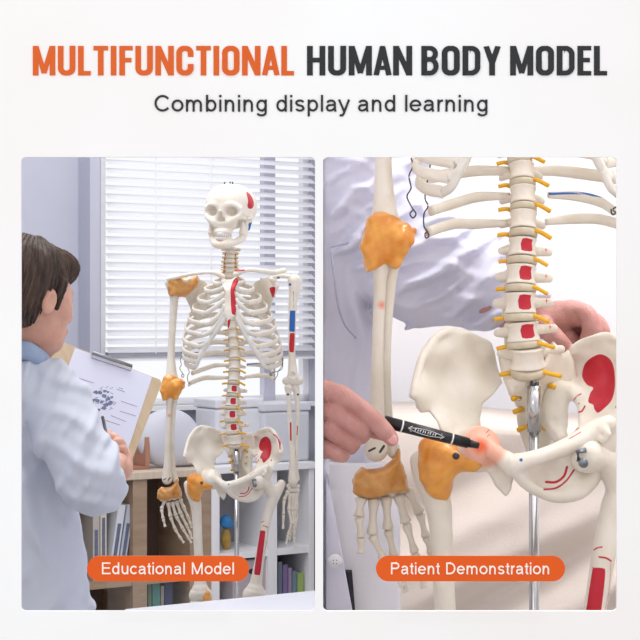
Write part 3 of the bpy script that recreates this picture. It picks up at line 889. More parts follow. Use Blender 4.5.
def plain(me, view):
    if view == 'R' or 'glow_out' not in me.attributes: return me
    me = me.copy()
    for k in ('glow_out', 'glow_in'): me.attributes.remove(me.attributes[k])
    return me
def build_skeleton(name, view, label):
    root = thing(name, label, 'anatomical skeleton', tuple(LO if view == 'L' else RO), 'life-size teaching skeletons')
    def part(n, me, parent=None):
        o = link(n, me, None, parent or root)
        if view == 'L' and n in ('hip_bolt', 'hip_bone', 'sacrum', 'femur', 'hip_ligament', 'knee_ligament', 'lower_leg_bone', 'foot_bones'):
            o.rotation_euler = (0, 0, radians(5)); o.scale = (.965, 1, 1)
        return o
    build_spine(root)
    for key, me in RM.items():
        n, side, i = key
        r = part(n, me)
        if n == 'rib' and i >= 10:
            pass
    part('sternum', ME_STERN)
    for s in (-1, 1):
        part('clavicle', ME_CLAV[s]); part('scapula', ME_SCAP[s]); part('humerus', ME_HUM[s])
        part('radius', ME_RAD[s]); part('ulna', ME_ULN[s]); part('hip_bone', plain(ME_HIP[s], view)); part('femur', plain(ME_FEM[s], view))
        part('lower_leg_bone', ME_TIB[s]); part('foot_bones', ME_FOOT[s])
        key = (view, s)
        if key not in HAND: key = ('L', s)
        h = part('hand', ME_CARP[('L', s)])
        h['label'] = 'wrist bones carrying the finger bones'
        chains, f = HAND[key]
        for ci, ch in enumerate(chains):
            for k in range(len(ch) - 1):
                a = f(*ch[k]); b = f(*ch[k + 1])
                r = (.0056 if k == 0 else .0050 - .0005 * k) * (1.35 if view == 'R' and s < 0 else 1.15)
                V, F = smallbone(a, b, r)
                link('metacarpal' if k == 0 else 'finger_bone', mesh_np('finger_bone', V, F), M['bone2'], h)
    part('sacrum', ME_SAC)
    part('elbow_ligament', ME_ELB)['label'] = 'orange rubber ligament around the elbow'
    part('wrist_ligament', ME_WRI)['label'] = 'amber rubber ligament around the wrist'
    part('shoulder_ligament', ME_SHO)['label'] = 'amber rubber ligament around the shoulder'
    part('hip_ligament', ME_HIPL)['label'] = 'bright orange rubber ligament on the thigh bone'
    part('knee_ligament', ME_KNEEL)['label'] = 'orange rubber ligament at the knee'
    for i, (x, y) in enumerate([(514, 386), (517, 397), (519, 410), (523, 428), (551, 386), (551, 399), (549, 413), (547, 429)]):
        q = -1 if i < 4 else 1
        a = PR(x - q * 4, y - 1, .020); b = PR(x, y, .010); c = PR(x + q * 5, y + 2, .006)
        V, F = sweep([a, b, c], .0032, .0026, nseg=8)
        link('sacral_nerve', mesh_np('sacral_nerve', V, F), M['nerve'], root)
    # vertebral arteries and neck nerves
    for q in (-1, 1):
        pts = [(p[0] + q * .0145 * s, p[1] + .004, p[2]) for n, p, k, s in SPINE[1:7]]
        V, F = sweep(cr(pts, 3), .0016, .0016, nseg=8)
        link('neck_artery', mesh_np('neck_artery', V, F), M['artery'], root)
    # wires between the free rib tips
    for side, x0 in ((-1, 0), (1, 1)):
        if side < 0:
            w1 = [(411, 158, -.03), (413, 166, -.032), (409, 176, -.034), (411, 188, -.034), (407, 196, -.03), (410, 204, -.026), (413, 209, -.024), (416, 214, -.024), (413, 218, -.024), (410, 214, -.024), (413, 210, -.024)]
            w2 = [(431, 160, -.034), (429, 172, -.036), (427, 184, -.034), (425, 198, -.024), (428, 206, -.024), (424, 214, -.022), (424, 226, -.02), (427, 231, -.02), (429, 236, -.02), (426, 238, -.02), (425, 234, -.02), (428, 231, -.02)]
        else:
            w1 = [(640, 170, -.03), (643, 185, -.034), (638, 200, -.03), (614, 208, -.024), (616, 213, -.024), (612, 214, -.024), (611, 209, -.024)]
            w2 = [(644, 172, -.034), (641, 190, -.034), (630, 205, -.024), (628, 214, -.022), (620, 224, -.02)]
        for w in (w1, w2):
            V, F = sweep(cr([PR(*q) for q in w], 5), .0009, .0009, nseg=6)
            link('rib_wire', mesh_np('rib_wire', V, F), M['wire'], root)
    # skull with jaw and teeth
    sk = part('skull', ME_SKULL)
    sk.location = PL(228.5, 211.5, .012)
    sk.rotation_euler = (radians(2), radians(1.5), radians(-17))
    sk.scale = (.96, .96, .98)
    V, F = teeth(-.056, -.068)
    link('upper_teeth', mesh_np('upper_teeth', V, F), M['teeth'], sk)
    jw = link('jaw', ME_JAW, None, sk)
    V, F = teeth(-.0685, -.078, .0026)
    link('lower_teeth', mesh_np('lower_teeth', V, F), M['teeth'], sk)
    for (x, y, z) in ((-.064, .02, .02), (0, .01, .0745), (.012, -.004, .0735), (-.012, .0, .0735)):
        V, F = sweep([(x, y, z - .004), (x, y, z + .005)], .0022, .0022, nseg=8) if x > -.05 else sweep([(x - .004, y, z), (x + .004, y, z)], .0022, .0022, nseg=8)
        link('skull_screw', mesh_np('skull_screw', V, F), M['wire'], sk)
    # socket bolt
    a = Vector(PR(583, 463, -.084))
    V, F = join([sweep([a, a + Vector((0, -.004, 0))], .0052, .0052, up=(0, 0, 1), nseg=18), sweep([a + Vector((0, -.004, 0)), a + Vector((0, -.0055, 0))], .0018, .0018, up=(0, 0, 1), nseg=6), sweep([a + Vector((-.004, .003, .002)), a + Vector((-.006, .003, .012)), a + Vector((.004, .003, .014))], .003, .003, nseg=8)])
    part('hip_bolt', (lambda m_: (m_.materials.append(M['bolt']), m_)[1])(mesh_np('hip_bolt', V, F)))
    V, F = join([sweep([PR(456, 456, -.088), PR(456, 456, -.092)], .004, .004, up=(0, 0, 1), nseg=12)])
    part('hip_bolt', (lambda m_: (m_.materials.append(M['wire']), m_)[1])(mesh_np('hip_bolt', V, F)))
    # stand
    x, y, _ = PR(534, 388, -.012)
    zb = {'L': -LO[2], 'R': -(RO[2] - FLOOR_R)}[view]
    zt = PR(534, 386, -.012)[2]; zc = PR(534, 432, -.012)[2]
    V, F = sweep([(x, y, zt), (x, y, zc)], .0078, .0078, up=(0, 1, 0), nseg=24)
    link('pole_sleeve', mesh_np('pole_sleeve', V, F), M['steel'], root)
    V, F = sweep([(x, y, zc + .01), (x, y, zb + .06)], .0058, .0058, up=(0, 1, 0), nseg=24)
    link('stand_pole', mesh_np('stand_pole', V, F), M['steel'], root)
    V, F = join([sweep([(x - .003, y, zt - .002), (x - .003, y, zt + .006)], .002, .002, up=(0, 1, 0), nseg=8), sweep([(x + .003, y - .003, zt - .002), (x + .003, y - .003, zt + .005)], .0022, .0022, up=(0, 1, 0), nseg=8), sweep([(x - .005, y - .002, zt + .001), (x + .005, y - .002, zt + .001)], .002, .002, nseg=8)])
    link('pole_screw', mesh_np('pole_screw', V, F), M['wire'], root)
    for k in range(5):
        a = 2 * pi * k / 5 + .3
        R_ = .175
        V, F = sweep([(x, y, zb + .07), (x + cos(a) * R_ * .5, y + sin(a) * R_ * .5, zb + .062), (x + cos(a) * R_, y + sin(a) * R_, zb + .05)], .010, .014, nseg=10)
        leg = link('base_leg', mesh_np('base_leg', V, F), M['white'], root)
        V, F = sweep([(x + cos(a) * R_ - .01 * sin(a), y + sin(a) * R_ + .01 * cos(a), zb + .025), (x + cos(a) * R_ + .01 * sin(a), y + sin(a) * R_ - .01 * cos(a), zb + .025)], .025, .025, nseg=20)
        link('caster', mesh_np('caster', V, F), M['black'], leg)
    return root
M['bolt'] = mat('grey_bolt', '#7d838b', .35, metal=.6)
FLOOR_R = RO[2] - LO[2]
SK_L = build_skeleton('anatomical_skeleton', 'L', 'whole white teaching skeleton with skull, standing before the window blinds')
SK_R = build_skeleton('anatomical_skeleton', 'R', 'close white teaching skeleton whose pelvis is touched by a black marker')
# ================================================================== the setting
WALL_Y = 1.5
def rrect(x0, x1, z0, z1, r, n=6):
    pts = []
    for cx, cz, a0 in ((x1 - r, z1 - r, 0), (x0 + r, z1 - r, 90), (x0 + r, z0 + r, 180), (x1 - r, z0 + r, 270)):
        for k in range(n + 1):
            a = radians(a0 + 90 * k / n)
            pts.append((cx + r * cos(a), cz + r * sin(a)))
    return pts
def panel_with_holes(name, outer, holes, y0, y1, m):
    bm = bmesh.new()
    es = []
    for loop in [outer] + holes:
        vs = [bm.verts.new((x, y0, z)) for x, z in loop]
        for i in range(len(vs)):
            es.append(bm.edges.new((vs[i], vs[(i + 1) % len(vs)])))
    res = bmesh.ops.triangle_fill(bm, use_beauty=True, use_dissolve=False, edges=es)
    fs = [f for f in bm.faces]
    ex = bmesh.ops.extrude_face_region(bm, geom=fs)
    for v in ex['geom']:
        if isinstance(v, bmesh.types.BMVert): v.co.y = y1
    bmesh.ops.recalc_face_normals(bm, faces=bm.faces[:])
    me = bpy.data.meshes.new(name); bm.to_mesh(me); bm.free()
    return link(name, me, m, None, smooth=False)
def wx(px, Y=WALL_Y): return (px - 320) / 1600 * Y
def wz(py, Y=WALL_Y): return CAM_Z - (py - 320) / 1600 * Y
openings = [rrect(wx(21), wx(315), wz(611), wz(157), .0045), rrect(wx(323), wx(617), wz(611), wz(157), .0045)]
tag(panel_with_holes('wall_front', [(-1.5, 0), (1.05, 0), (1.05, 2.3), (-1.5, 2.3)], openings, WALL_Y, WALL_Y + .004, M['wall']), kind='structure')

def struct(name, parts, m):
    return tag(bobj(name, parts, m), kind='structure')
# back wall of the left room runs away to the right
TH = radians(32)
W0 = Vector((-.481, 7.0, 0)); UD = Vector((cos(TH), sin(TH), 0)); ND = Vector((sin(TH), -cos(TH), 0))
MW = Matrix.Translation(W0) @ Matrix.Rotation(TH, 4, 'Z')
def W(px, py, off=0.0):
    d = Vector(((px - 320) / 1600, 1, -(py - 320) / 1600))
    o = W0 + ND * off
    t = (o.x * ND.x + o.y * ND.y) / (d.x * ND.x + d.y * ND.y)
    p = d * t
    return (p - W0).dot(UD), CAM_Z + p.z
def inwall(o):
    o.matrix_world = MW
    return o
uL, zT = W(101, 140); uR, _ = W(311, 140); zB = W(210, 404)[1]
U0, U1 = -1.42, .562
inwall(struct('wall_back', [box(U0, uL, 0, .08, 0, 2.6), box(uR, U1, 0, .08, 0, 2.6), box(uL, uR, 0, .08, 0, zB), box(uL, uR, 0, .08, zT + .35, 2.6)], M['grey_wall']))
inwall(struct('trim_1', [box(W(90, 300, .12)[0], W(100, 300, .12)[0], -.12, 0, 0, 2.6)], mat('grey_trim', '#b9bac8', .8, '#b4b5c4', 3)))
struct('floor_left', [prism([(-1.5, WALL_Y + .004), (-.003, WALL_Y + .004), (-.003, 7.32), (-1.5, 6.36)], -.02, 0)], M['floor'])
struct('floor_front', [box(-1.5, 1.05, -1.2, WALL_Y + .004, -.04, -.0)], M['floor'])
struct('floor_right', [box(.003, 1.0, WALL_Y + .004, 3.5, FLOOR_R - .3, FLOOR_R)], M['floor'])
struct('wall_left', [box(-1.56, -1.5, WALL_Y + .004, 6.36, 0, 2.3)], M['grey_wall'])
struct('wall_middle', [box(-.003, .003, WALL_Y + .004, 7.36, 0, 2.3)], M['pale_wall'])
struct('wall_right', [box(1.0, 1.05, WALL_Y + .004, 3.5, 0, 2.3)], M['pale_wall'])
struct('wall_rear', [box(.003, 1.05, 3.5, 3.55, 0, 2.3)], M['pale_wall'])

# window with its frame
wn = thing('window_1', None, None); tag(wn, kind='structure')
wn.matrix_world = MW
zt2 = zT + .35
bobj('window_frame', [box(uL, uR, .02, .06, zB, zB + .03), box(uL, uR, .02, .06, zt2 - .03, zt2), box(uL, uL + .03, .02, .06, zB, zt2), box(uR - .03, uR, .02, .06, zB, zt2)], M['white'], wn)
um0, um1 = W(266, 200)[0], W(277, 200)[0]
bobj('mullion', [box(um0, um1, .015, .055, zB, zt2)], mat('mullion_grey', '#c9c9d8', .6, '#c4c4d4', 3), wn)
bobj('window_sill', [box(uL - .03, uR, -.05, .02, zB - .02, zB)], M['white'], wn)
# blind
bl = thing('window_blind', 'white horizontal slat blind lowered over most of the bright window', 'blind', tuple(W0))
bl.rotation_euler = (0, 0, TH)
pitch = 8.2 / 1600 * 7.0
z = W(210, 357, .03)[1]
k = 0
first = None
while z < zt2 - .02:
    if first is None:
        V = [(uL + .01, -.018, -.0115), (uR - .01, -.018, -.0115), (uR - .01, 0, .0015), (uL + .01, 0, .0015), (uR - .01, .018, .0115), (uL + .01, .018, .0115)]
        V = V + [(a, b, c - .0012) for a, b, c in V]
        F = [(0, 1, 2, 3), (3, 2, 4, 5), (7, 6, 9, 8), (8, 9, 11, 10), (0, 6, 7, 1), (5, 4, 10, 11), (0, 3, 9, 6), (3, 5, 11, 9), (1, 7, 8, 2), (2, 8, 10, 4)]
        first = link('slat', mesh_np('slat', V, F), M['blind'], bl, smooth=False)
        s = first
    else:
        s = first.copy(); COL.objects.link(s); s.parent = bl
    s.location = (0, -.035, z)
    z += pitch; k += 1
zr = W(210, 353, .03)[1]
bobj('bottom_rail', [box(uL + .01, uR - .01, -.05, -.02, zr - .012, zr + .008)], mat('rail_grey', '#9c9ea8', .6), bl)
bobj('blind_cord', [box(W(205, 300)[0], W(205, 300)[0] + .004, -.056, -.052, zr, zt2), box(W(150, 300)[0], W(150, 300)[0] + .004, -.056, -.052, zr, zt2)], M['white'], bl)

# ------------------------------------------------------------------ bookcases
OFF = .42
zt = .80
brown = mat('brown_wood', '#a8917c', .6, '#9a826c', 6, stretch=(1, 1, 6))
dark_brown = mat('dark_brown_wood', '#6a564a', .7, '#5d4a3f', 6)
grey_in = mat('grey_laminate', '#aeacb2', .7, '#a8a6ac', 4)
beige = mat('beige_wood', '#d2c3b2', .6, '#c8b7a4', 8, stretch=(6, 1, 1))
def bookcase(name, label, px_list, widths, shelves, m_side, m_back, m_top, ztop):
    r = thing(name, label, 'bookcase', tuple(W0)); r.rotation_euler = (0, 0, TH)
    us = [W(p, 520, OFF)[0] for p in px_list]
    ws = [W(p + w, 520, OFF)[0] for p, w in zip(px_list, widths)]
    for a, b in zip(us, ws):
        bobj('side_panel', [box(a, b, -OFF, -.13, 0, ztop - .03)], m_side, r)
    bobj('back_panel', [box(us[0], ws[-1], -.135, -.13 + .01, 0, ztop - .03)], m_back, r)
    bobj('top_board', [box(us[0] - .005, ws[-1], -OFF - .01, -.12, ztop - .03, ztop)], m_top, r, .003)
    for zz in shelves:
        for i in range(len(us) - 1):
            bobj('shelf', [box(ws[i], us[i + 1], -OFF + .005, -.135, zz - .028, zz)], m_side, r)
    return r, us, ws
zA = W(175, 470, OFF)[1] ; zB2 = W(290, 464, OFF)[1]
sA = W(175, 581, OFF)[1]; sB = W(275, 549, OFF)[1]; sB0 = W(290, 598, OFF)[1]
sA1 = W(110, 558, OFF)[1]
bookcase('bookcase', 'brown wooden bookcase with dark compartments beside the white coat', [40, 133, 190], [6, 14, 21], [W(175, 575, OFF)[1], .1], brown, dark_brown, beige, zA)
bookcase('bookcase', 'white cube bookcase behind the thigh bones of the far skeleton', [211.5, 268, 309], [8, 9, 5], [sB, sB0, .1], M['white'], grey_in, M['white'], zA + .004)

def on_shelf(px0, px1, pyt, zbase, depth=.2, off=OFF - .03):
    u0 = W(px0, 520, off)[0]; u1 = W(px1, 520, off)[0]
    zt_ = W((px0 + px1) / 2, pyt, off)[1]
    return u0, u1, -off, -off + depth, zbase, zt_
def book(px0, px1, pyt, zbase, color, label, group, tilt=0, name='book', depth=.17):
    u0, u1, y0, y1, z0, z1 = on_shelf(px0, px1, pyt, zbase, depth)
    w = u1 - u0 - .002
    r = thing(name, label, 'book' if name == 'book' else 'binder', (0, 0, 0), group)
    r.matrix_world = MW @ Matrix.Translation((u0, y0, z0 + (abs(sin(tilt)) * w if tilt < 0 else 0) + .0005)) @ Matrix.Rotation(tilt, 4, 'Y')
    h = z1 - z0
    mm = mat('cover_' + color.strip('#'), color, .6)
    t = .003
    bobj('cover', [box(0, t, 0, depth, 0, h), box(w - t, w, 0, depth, 0, h), box(t, w - t, 0, t, 0, h)], mm, r)
    bobj('pages', [box(t, w - t, t, depth - .004, .004, h - .004)], M['paper'], r)
    if name == 'binder':
        bobj('spine_label', [box(w * .25, w * .75, -.0012, 0, h * .3, h * .75)], M['ink'], r)
    return r
zs = W(175, 575, OFF)[1]
for a, b, t, c, l, ti in [(93, 100, 513, '#b9b3ad', 'pale grey ring binder standing nearest the white coat', 0), (100.5, 107, 497, '#d6cdbb', 'cream ring binder second from the white coat', 0),
                      (108, 115.5, 504, '#d9dde6', 'white ring binder leaning in the middle of its compartment', radians(9)), (117, 124, 504, '#c3c8d6', 'pale blue ring binder leaning beside the brown upright', radians(9))]:
    book(a, b, t, zs, c, l, 'ring binders in the brown bookcase', ti, 'binder', .2)
zs = .1
for a, b, t, c, l in [(148, 152, 584, '#5f7a63', 'thin green book at the left end of the lower shelf'), (152.5, 160.5, 582, '#4f8580', 'wide teal book next to the thin green book'), (161, 164.5, 586, '#8f8f86', 'thin grey book between teal and navy books'),
                      (165, 173, 583, '#3b3f66', 'navy book at the right end of the lower shelf')]:
    book(a, b, t, zs, c, l, 'books low in the brown bookcase')
for a, b, t, c, l in [(278, 282.5, 562, '#6f7a8c', 'slate book standing first in the white bookcase'), (283, 288, 565, '#7d6a97', 'purple book in the white bookcase'), (288.5, 292, 568, '#9a87a8', 'thin lilac book beside the purple book'),
                      (292.5, 297, 571, '#6f8797', 'blue grey book in the middle of the low row'), (297.5, 304, 573, '#9bb46a', 'light green book at the end of the low row')]:
    book(a, b, t, sB0, c, l, 'books low in the white bookcase')
# toys in the upper cube
tz = sB
tr = thing('toy_figure', 'small toy with a blue cap and yellow body on the white shelf', 'toy')
u0, _ = W(226, 520, OFF - .1)
tr.matrix_world = MW @ Matrix.Translation((u0, -OFF + .1, tz))
V, F = tube([(0, 0, .018, .018), (0, 0, .05, .020), (0, 0, .075, .013)], n=3).mesh(.004); link('body', mesh_np('body', V, F), mat('toy_yellow', '#c7a24a', .5, '#a8823a', 40), tr)
V, F = ell((0, 0, .115), (.026, .026, .030)).add(tube([(-.02, -.01, .105, .008), (.028, -.012, .100, .007)]), .006).mesh(.004); link('cap', mesh_np('cap', V, F), mat('toy_blue', '#2f86c8', .5), tr)
# box with a round grip hole
bx = thing('storage_box', 'pale storage box with a round dark grip hole in the low cube', 'box')
u0, u1 = W(233, 575, OFF - .02)[0], W(266.5, 575, OFF - .02)[0]
bx.matrix_world = MW @ Matrix.Translation((u0, -OFF + .02, sB0))
h = W(250, 560, OFF - .02)[1] - sB0
bobj('body', [box(0, u1 - u0, 0, .22, 0, h)], mat('box_mauve', '#b9aeb3', .7), bx, .004)
V, F = sweep([(.10, -.002, h * .55), (.10, .002, h * .55)], .011, .011, up=(0, 0, 1), nseg=20)
c_ = (W(251, 570, OFF - .02)[0] - u0); V = [(v[0] - .10 + c_, v[1], v[2] + .03) for v in V]
link('grip_hole', mesh_np('grip_hole', V, F), M['black'], bx)
# things on top of the bookcases
def bin_(name, px0, px1, pyt, off, depth, m, label, cat, zb=None, bev=.012):
    u0 = W(px0, 440, off)[0]; u1 = W(px1, 440, off)[0]; zt_ = W((px0 + px1) / 2, pyt, off)[1]
    zb = zA if zb is None else zb
    r = thing(name, label, cat)
    r.matrix_world = MW @ Matrix.Translation((u0, -off, zb + .0005))
    w = u1 - u0; h = zt_ - zb
    bobj('body', [box(0, w, 0, depth, 0, h * .86)], m, r, bev)
    bobj('lid', [box(-.004, w + .004, -.004, depth + .004, h * .86, h)], m, r, bev * .5)
    return r
lav = mat('lavender_grey', '#d3d4de', .7, '#c9cad6', 4)
pale = mat('pale_grey_plastic', '#e0e1e7', .6, '#dadbe2', 4)
bin_('storage_bin', 216, 262, 399, .34, .19, pale, 'pale grey lidded bin on the white bookcase behind the spine', 'bin', zA + .004)
bin_('storage_bin', 263.5, 310, 403, .38, .2, mat('mid_grey_plastic', '#d2d3da', .6, '#ccced6', 4), 'mid grey lidded bin on the white bookcase behind the bare forearm', 'bin', zA + .004)
bagm = ell((0, 0, .12), (.14, .06, .12)).add(ell((.1, 0, .08), (.1, .055, .08)), .03).clip(half(2, 0.0, 1), .01)
bagm = S(bagm.f, (-.16, -.08, 0), (.22, .08, .25))
V, F = bagm.mesh(.006)
bag = link('cloth_bag', mesh_np('cloth_bag', V, F), lav)
bag.matrix_world = MW @ Matrix.Translation((W(168, 440, .3)[0], -.3, zA + .001))
tag(bag, 'soft lavender grey cloth bag slumped on the brown bookcase', 'bag')
fr = thing('bookend', 'small terracotta bookend on the brown bookcase beside the clipboard', 'bookend')
fr.matrix_world = MW @ Matrix.Translation((W(140, 460, .34)[0], -.34, zA + .0005))
bobj('base', [box(-.03, .045, 0, .12, 0, .012)], mat('terracotta', '#a8745f', .7), fr, .002)
bobj('upright', [box(.025, .045, 0, .12, .012, .13)], mat('terracotta_dark', '#b08069', .7), fr, .002)

# ------------------------------------------------------------------ desk in front of the far skeleton
dk = thing('desk', 'white desk whose top edge crosses the thigh bones', 'desk')
A_ = P(125, 609, 3.58); B_ = P(316, 590.5, 3.84)
zd = .748
def at_z(px, py, z):
    t = (CAM_Z - z) / ((py - 320) / 1600)
    return ((px - 320) / 1600 * t, t)
a = at_z(125, 609, zd); b = at_z(315.5, 590.3, zd)
top = [a, (a[0], 3.05), (-.012, 3.05), (b[0], b[1])][::-1]
bobj('desk_top', [prism(top, zd - .03, zd)], M['desk'], dk, .002)
for x, y in ((a[0] + .03, 3.08), (-.045, 3.08), (a[0] + .03, a[1] - .06), (-.045, b[1] - .06)):
    bobj('leg', [box(x - .02, x + .02, y - .02, y + .02, 0, zd - .03)], M['white'], dk)

# ------------------------------------------------------------------ treatment room background: cloth over a couch
def ycl(x, z): return 0
nx_, nz_ = 120, 110
V = []; F = []
x0_, x1_ = .06, .9
zt_ = P(0, 432, 2.75)[2]
zb_ = FLOOR_R + .01
for j in range(nz_ + 1):
    for i in range(nx_ + 1):
        u = i / nx_; v = j / nz_
        x = x0_ + (x1_ - x0_) * u
        z = zt_ - (zt_ - zb_) * v
        ph = -(x - .1) * 16 + (z - 1.0) * 26
        am = min(1, v * 6)
        y = 2.75 + am * (.034 * sin(ph + .8 * sin(5 * x)) + .014 * sin(ph * 2.1 + 2.3 * x) + .012 * sin(ph * .6 + 6 * z + 1)) 
        zz = z + .012 * sin(9 * x) * (1 - v)
        V.append((x, y, zz))
for j in range(nz_):
    for i in range(nx_):
        a0 = j * (nx_ + 1) + i
        F.append((a0, a0 + nx_ + 1, a0 + nx_ + 2, a0 + 1))
# back part of the cover lies over the couch
off0 = len(V)
for i in range(nx_ + 1):
    x = x0_ + (x1_ - x0_) * i / nx_
    V.append((x, 2.82, zt_ + .012 + .012 * sin(9 * x)))
for i in range(nx_ + 1):
    x = x0_ + (x1_ - x0_) * i / nx_
    V.append((x, 3.3, zt_ + .012 + .012 * sin(9 * x)))
for i in range(nx_):
    F.append((i, i + 1, off0 + i + 1, off0 + i))
    F.append((off0 + i, off0 + i + 1, off0 + nx_ + 2 + i, off0 + nx_ + 1 + i))
cl = link('draped_cover', mesh_np('draped_cover', V, F), M['cream'])
so = cl.modifiers.new('thick', 'SOLIDIFY'); so.thickness = .004; so.offset = -1
tag(cl, 'cream cloth cover hanging in soft folds over the couch', 'cloth cover')
co = thing('couch', 'couch hidden beneath the cream cloth cover', 'couch', (.48, 3.08, FLOOR_R))
bobj('mattress', [box(-.40, .40, -.22, .22, .45, zt_ - FLOOR_R - .02)], M['white'], co, .02)
for x in (-.35, .35):
    for y in (-.18, .18):
        bobj('leg', [box(x - .02, x + .02, y - .02, y + .02, 0, .45)], M['steel'], co)

# ------------------------------------------------------------------ title and captions of an advert layout, built as wall lettering
def stroke(pts, w):
    pts = [Vector(p) for p in pts]
    L = []; R = []
    for i, p in enumerate(pts):
        if i == 0: d = (pts[1] - p).normalized(); n = Vector((-d.y, d.x)); k = 1
        elif i == len(pts) - 1: d = (p - pts[i - 1]).normalized(); n = Vector((-d.y, d.x)); k = 1
        else:
            d1 = (p - pts[i - 1]).normalized(); d2 = (pts[i + 1] - p).normalized()
            n = (Vector((-d1.y, d1.x)) + Vector((-d2.y, d2.x))).normalized(); k = 1 / max(.5, n.dot(Vector((-d1.y, d1.x))))
        L.append(p + n * w / 2 * k); R.append(p - n * w / 2 * k)
    return [(L[i], L[i + 1], R[i + 1], R[i]) for i in range(len(pts) - 1)]
def arc(cx, cy, rx, ry, a0, a1, n=10):
    return [(cx + rx * cos(radians(a0 + (a1 - a0) * k / n)), cy + ry * sin(radians(a0 + (a1 - a0) * k / n))) for k in range(n + 1)]
SW = .178
def glyph(c):
    s = SW; h = s / 2
    ry = .17
    v = lambda x, a=0, b=1: stroke([(x, a), (x, b)], s)
    if c == 'I': return .185, v(h)
    if c == 'L': return .40, v(h) + stroke([(h, .075), (.40, .075)], .15)
    if c == 'T': return .46, v(.23) + stroke([(0, .925), (.46, .925)], .15)
    if c == 'F': return .42, v(h) + stroke([(h, .925), (.42, .925)], .15) + stroke([(h, .52), (.38, .52)], .15)
    if c == 'E': return .42, v(h) + stroke([(h, .925), (.42, .925)], .15) + stroke([(h, .52), (.38, .52)], .15) + stroke([(h, .075), (.42, .075)], .15)
    if c == 'H': w = .56; return w, v(h) + v(w - h) + stroke([(h, .52), (w - h, .52)], .16)
    if c == 'U':
        w = .55; r = (w - s) / 2
        return w, stroke([(h, 1)] + arc(w / 2, .24, r, .24 - .075, 180, 360) + [(w - h, 1)], s)
    if c == 'O':
        w = .55; r = (w - s) / 2
        return w, stroke([(h, .5)] + arc(w / 2, .76, r, .24 - .075, 180, 0) + arc(w / 2, .24, r, .24 - .075, 360, 180) + [(h, .5)], s)
    if c == 'C':
        w = .54; r = (w - s) / 2
        return w, stroke([(w - h, .63), (w - h, .70)] + arc(w / 2, .76, r, .165, 0, 180) + arc(w / 2, .24, r, .165, 180, 360) + [(w - h, .30), (w - h, .38)], s)
    if c == 'D':
        w = .55
        return w, v(h) + stroke([(h, .925), (.24, .925)] + arc(.24, .72, w - h - .24, .205, 90, 0) + arc(.24, .28, w - h - .24, .205, 0, -90) + [(h, .075)], .165)
    if c == 'B':
        w = .54
        return w, v(h) + stroke([(h, .925), (.24, .925)] + arc(.26, .735, w - h - .28, .19, 90, -90) + [(h, .545)], .155) + stroke([(h, .54), (.24, .54)] + arc(.26, .31, w - h - .26, .235, 90, -90) + [(h, .075)], .155)
    if c == 'M':
        w = .70
        return w, v(.085) + v(w - .085) + stroke([(.10, 1), (w / 2, .08)], .155) + stroke([(w - .10, 1), (w / 2, .08)], .155)
    if c == 'N':
        w = .57
        return w, v(.083) + v(w - .083) + stroke([(.09, .98), (w - .09, .02)], .17)
    if c == 'A':
        w = .56
        return w, stroke([(.085, 0), (w / 2, .97)], .17) + stroke([(w - .085, 0), (w / 2, .97)], .17) + stroke([(.14, .26), (w - .14, .26)], .14) + [tuple(Vector(q) for q in ((.20, .85), (w - .20, .85), (w - .22, 1), (.22, 1)))]
    if c == 'Y':
        w = .54
        return w, stroke([(.09, 1), (w / 2, .42)], .175) + stroke([(w - .09, 1), (w / 2, .42)], .175) + v(w / 2, 0, .48)
def headline(text, px0, px1, py0, py1, m, root):
    gap = .085; sp = .20
    tot = 0; items = []
    for c in text:
        if c == ' ': tot += sp; continue
        w, polys = glyph(c)
        g = -.035 if c == 'A' else 0
        tot += g
        items.append((c, tot, polys)); tot += w + gap + g
    tot -= gap
    X0, X1 = wx(px0), wx(px1); Z0, Z1 = wz(py1), wz(py0)
    sx = (X1 - X0) / tot; sz = Z1 - Z0
    for c, x, polys in items:
        V = []; F = []; cnt_ = 0
        for q in polys:
            o = len(V); n = len(q)
            cnt_ = cnt_ + 1
            for (yy) in (WALL_Y - .0006 - .00004 * cnt_, WALL_Y + .001):
                for p in q:
                    V.append((X0 + (x + p[0]) * sx, yy, Z0 + min(max(p[1], 0), 1) * sz))
            F.append(tuple(range(o, o + n))); F.append(tuple(range(o + n, o + 2 * n))[::-1])
            for i in range(n):
                j = (i + 1) % n
                F.append((o + i, o + n + i, o + n + j, o + j))
        bm = bmesh.new()
        vs = [bm.verts.new(v) for v in V]
        for f in F:
            try: bm.faces.new([vs[i] for i in f])
            except ValueError: pass
        bmesh.ops.recalc_face_normals(bm, faces=bm.faces[:])
        me = bpy.data.meshes.new('letter'); bm.to_mesh(me); bm.free()
        link('letter', me, m, root, smooth=False)
h1 = thing('title_lettering', 'large bold orange word at the top left of the wall', 'lettering')
headline('MULTIFUNCTIONAL', 33, 294, 46, 75.5, M['orange_text'], h1)
h2 = thing('title_lettering', 'large bold charcoal words at the top right of the wall', 'lettering')
headline('HUMAN BODY MODEL', 307, 607, 46, 75.5, M['dark_text'], h2)
SS = .125
XH = .725
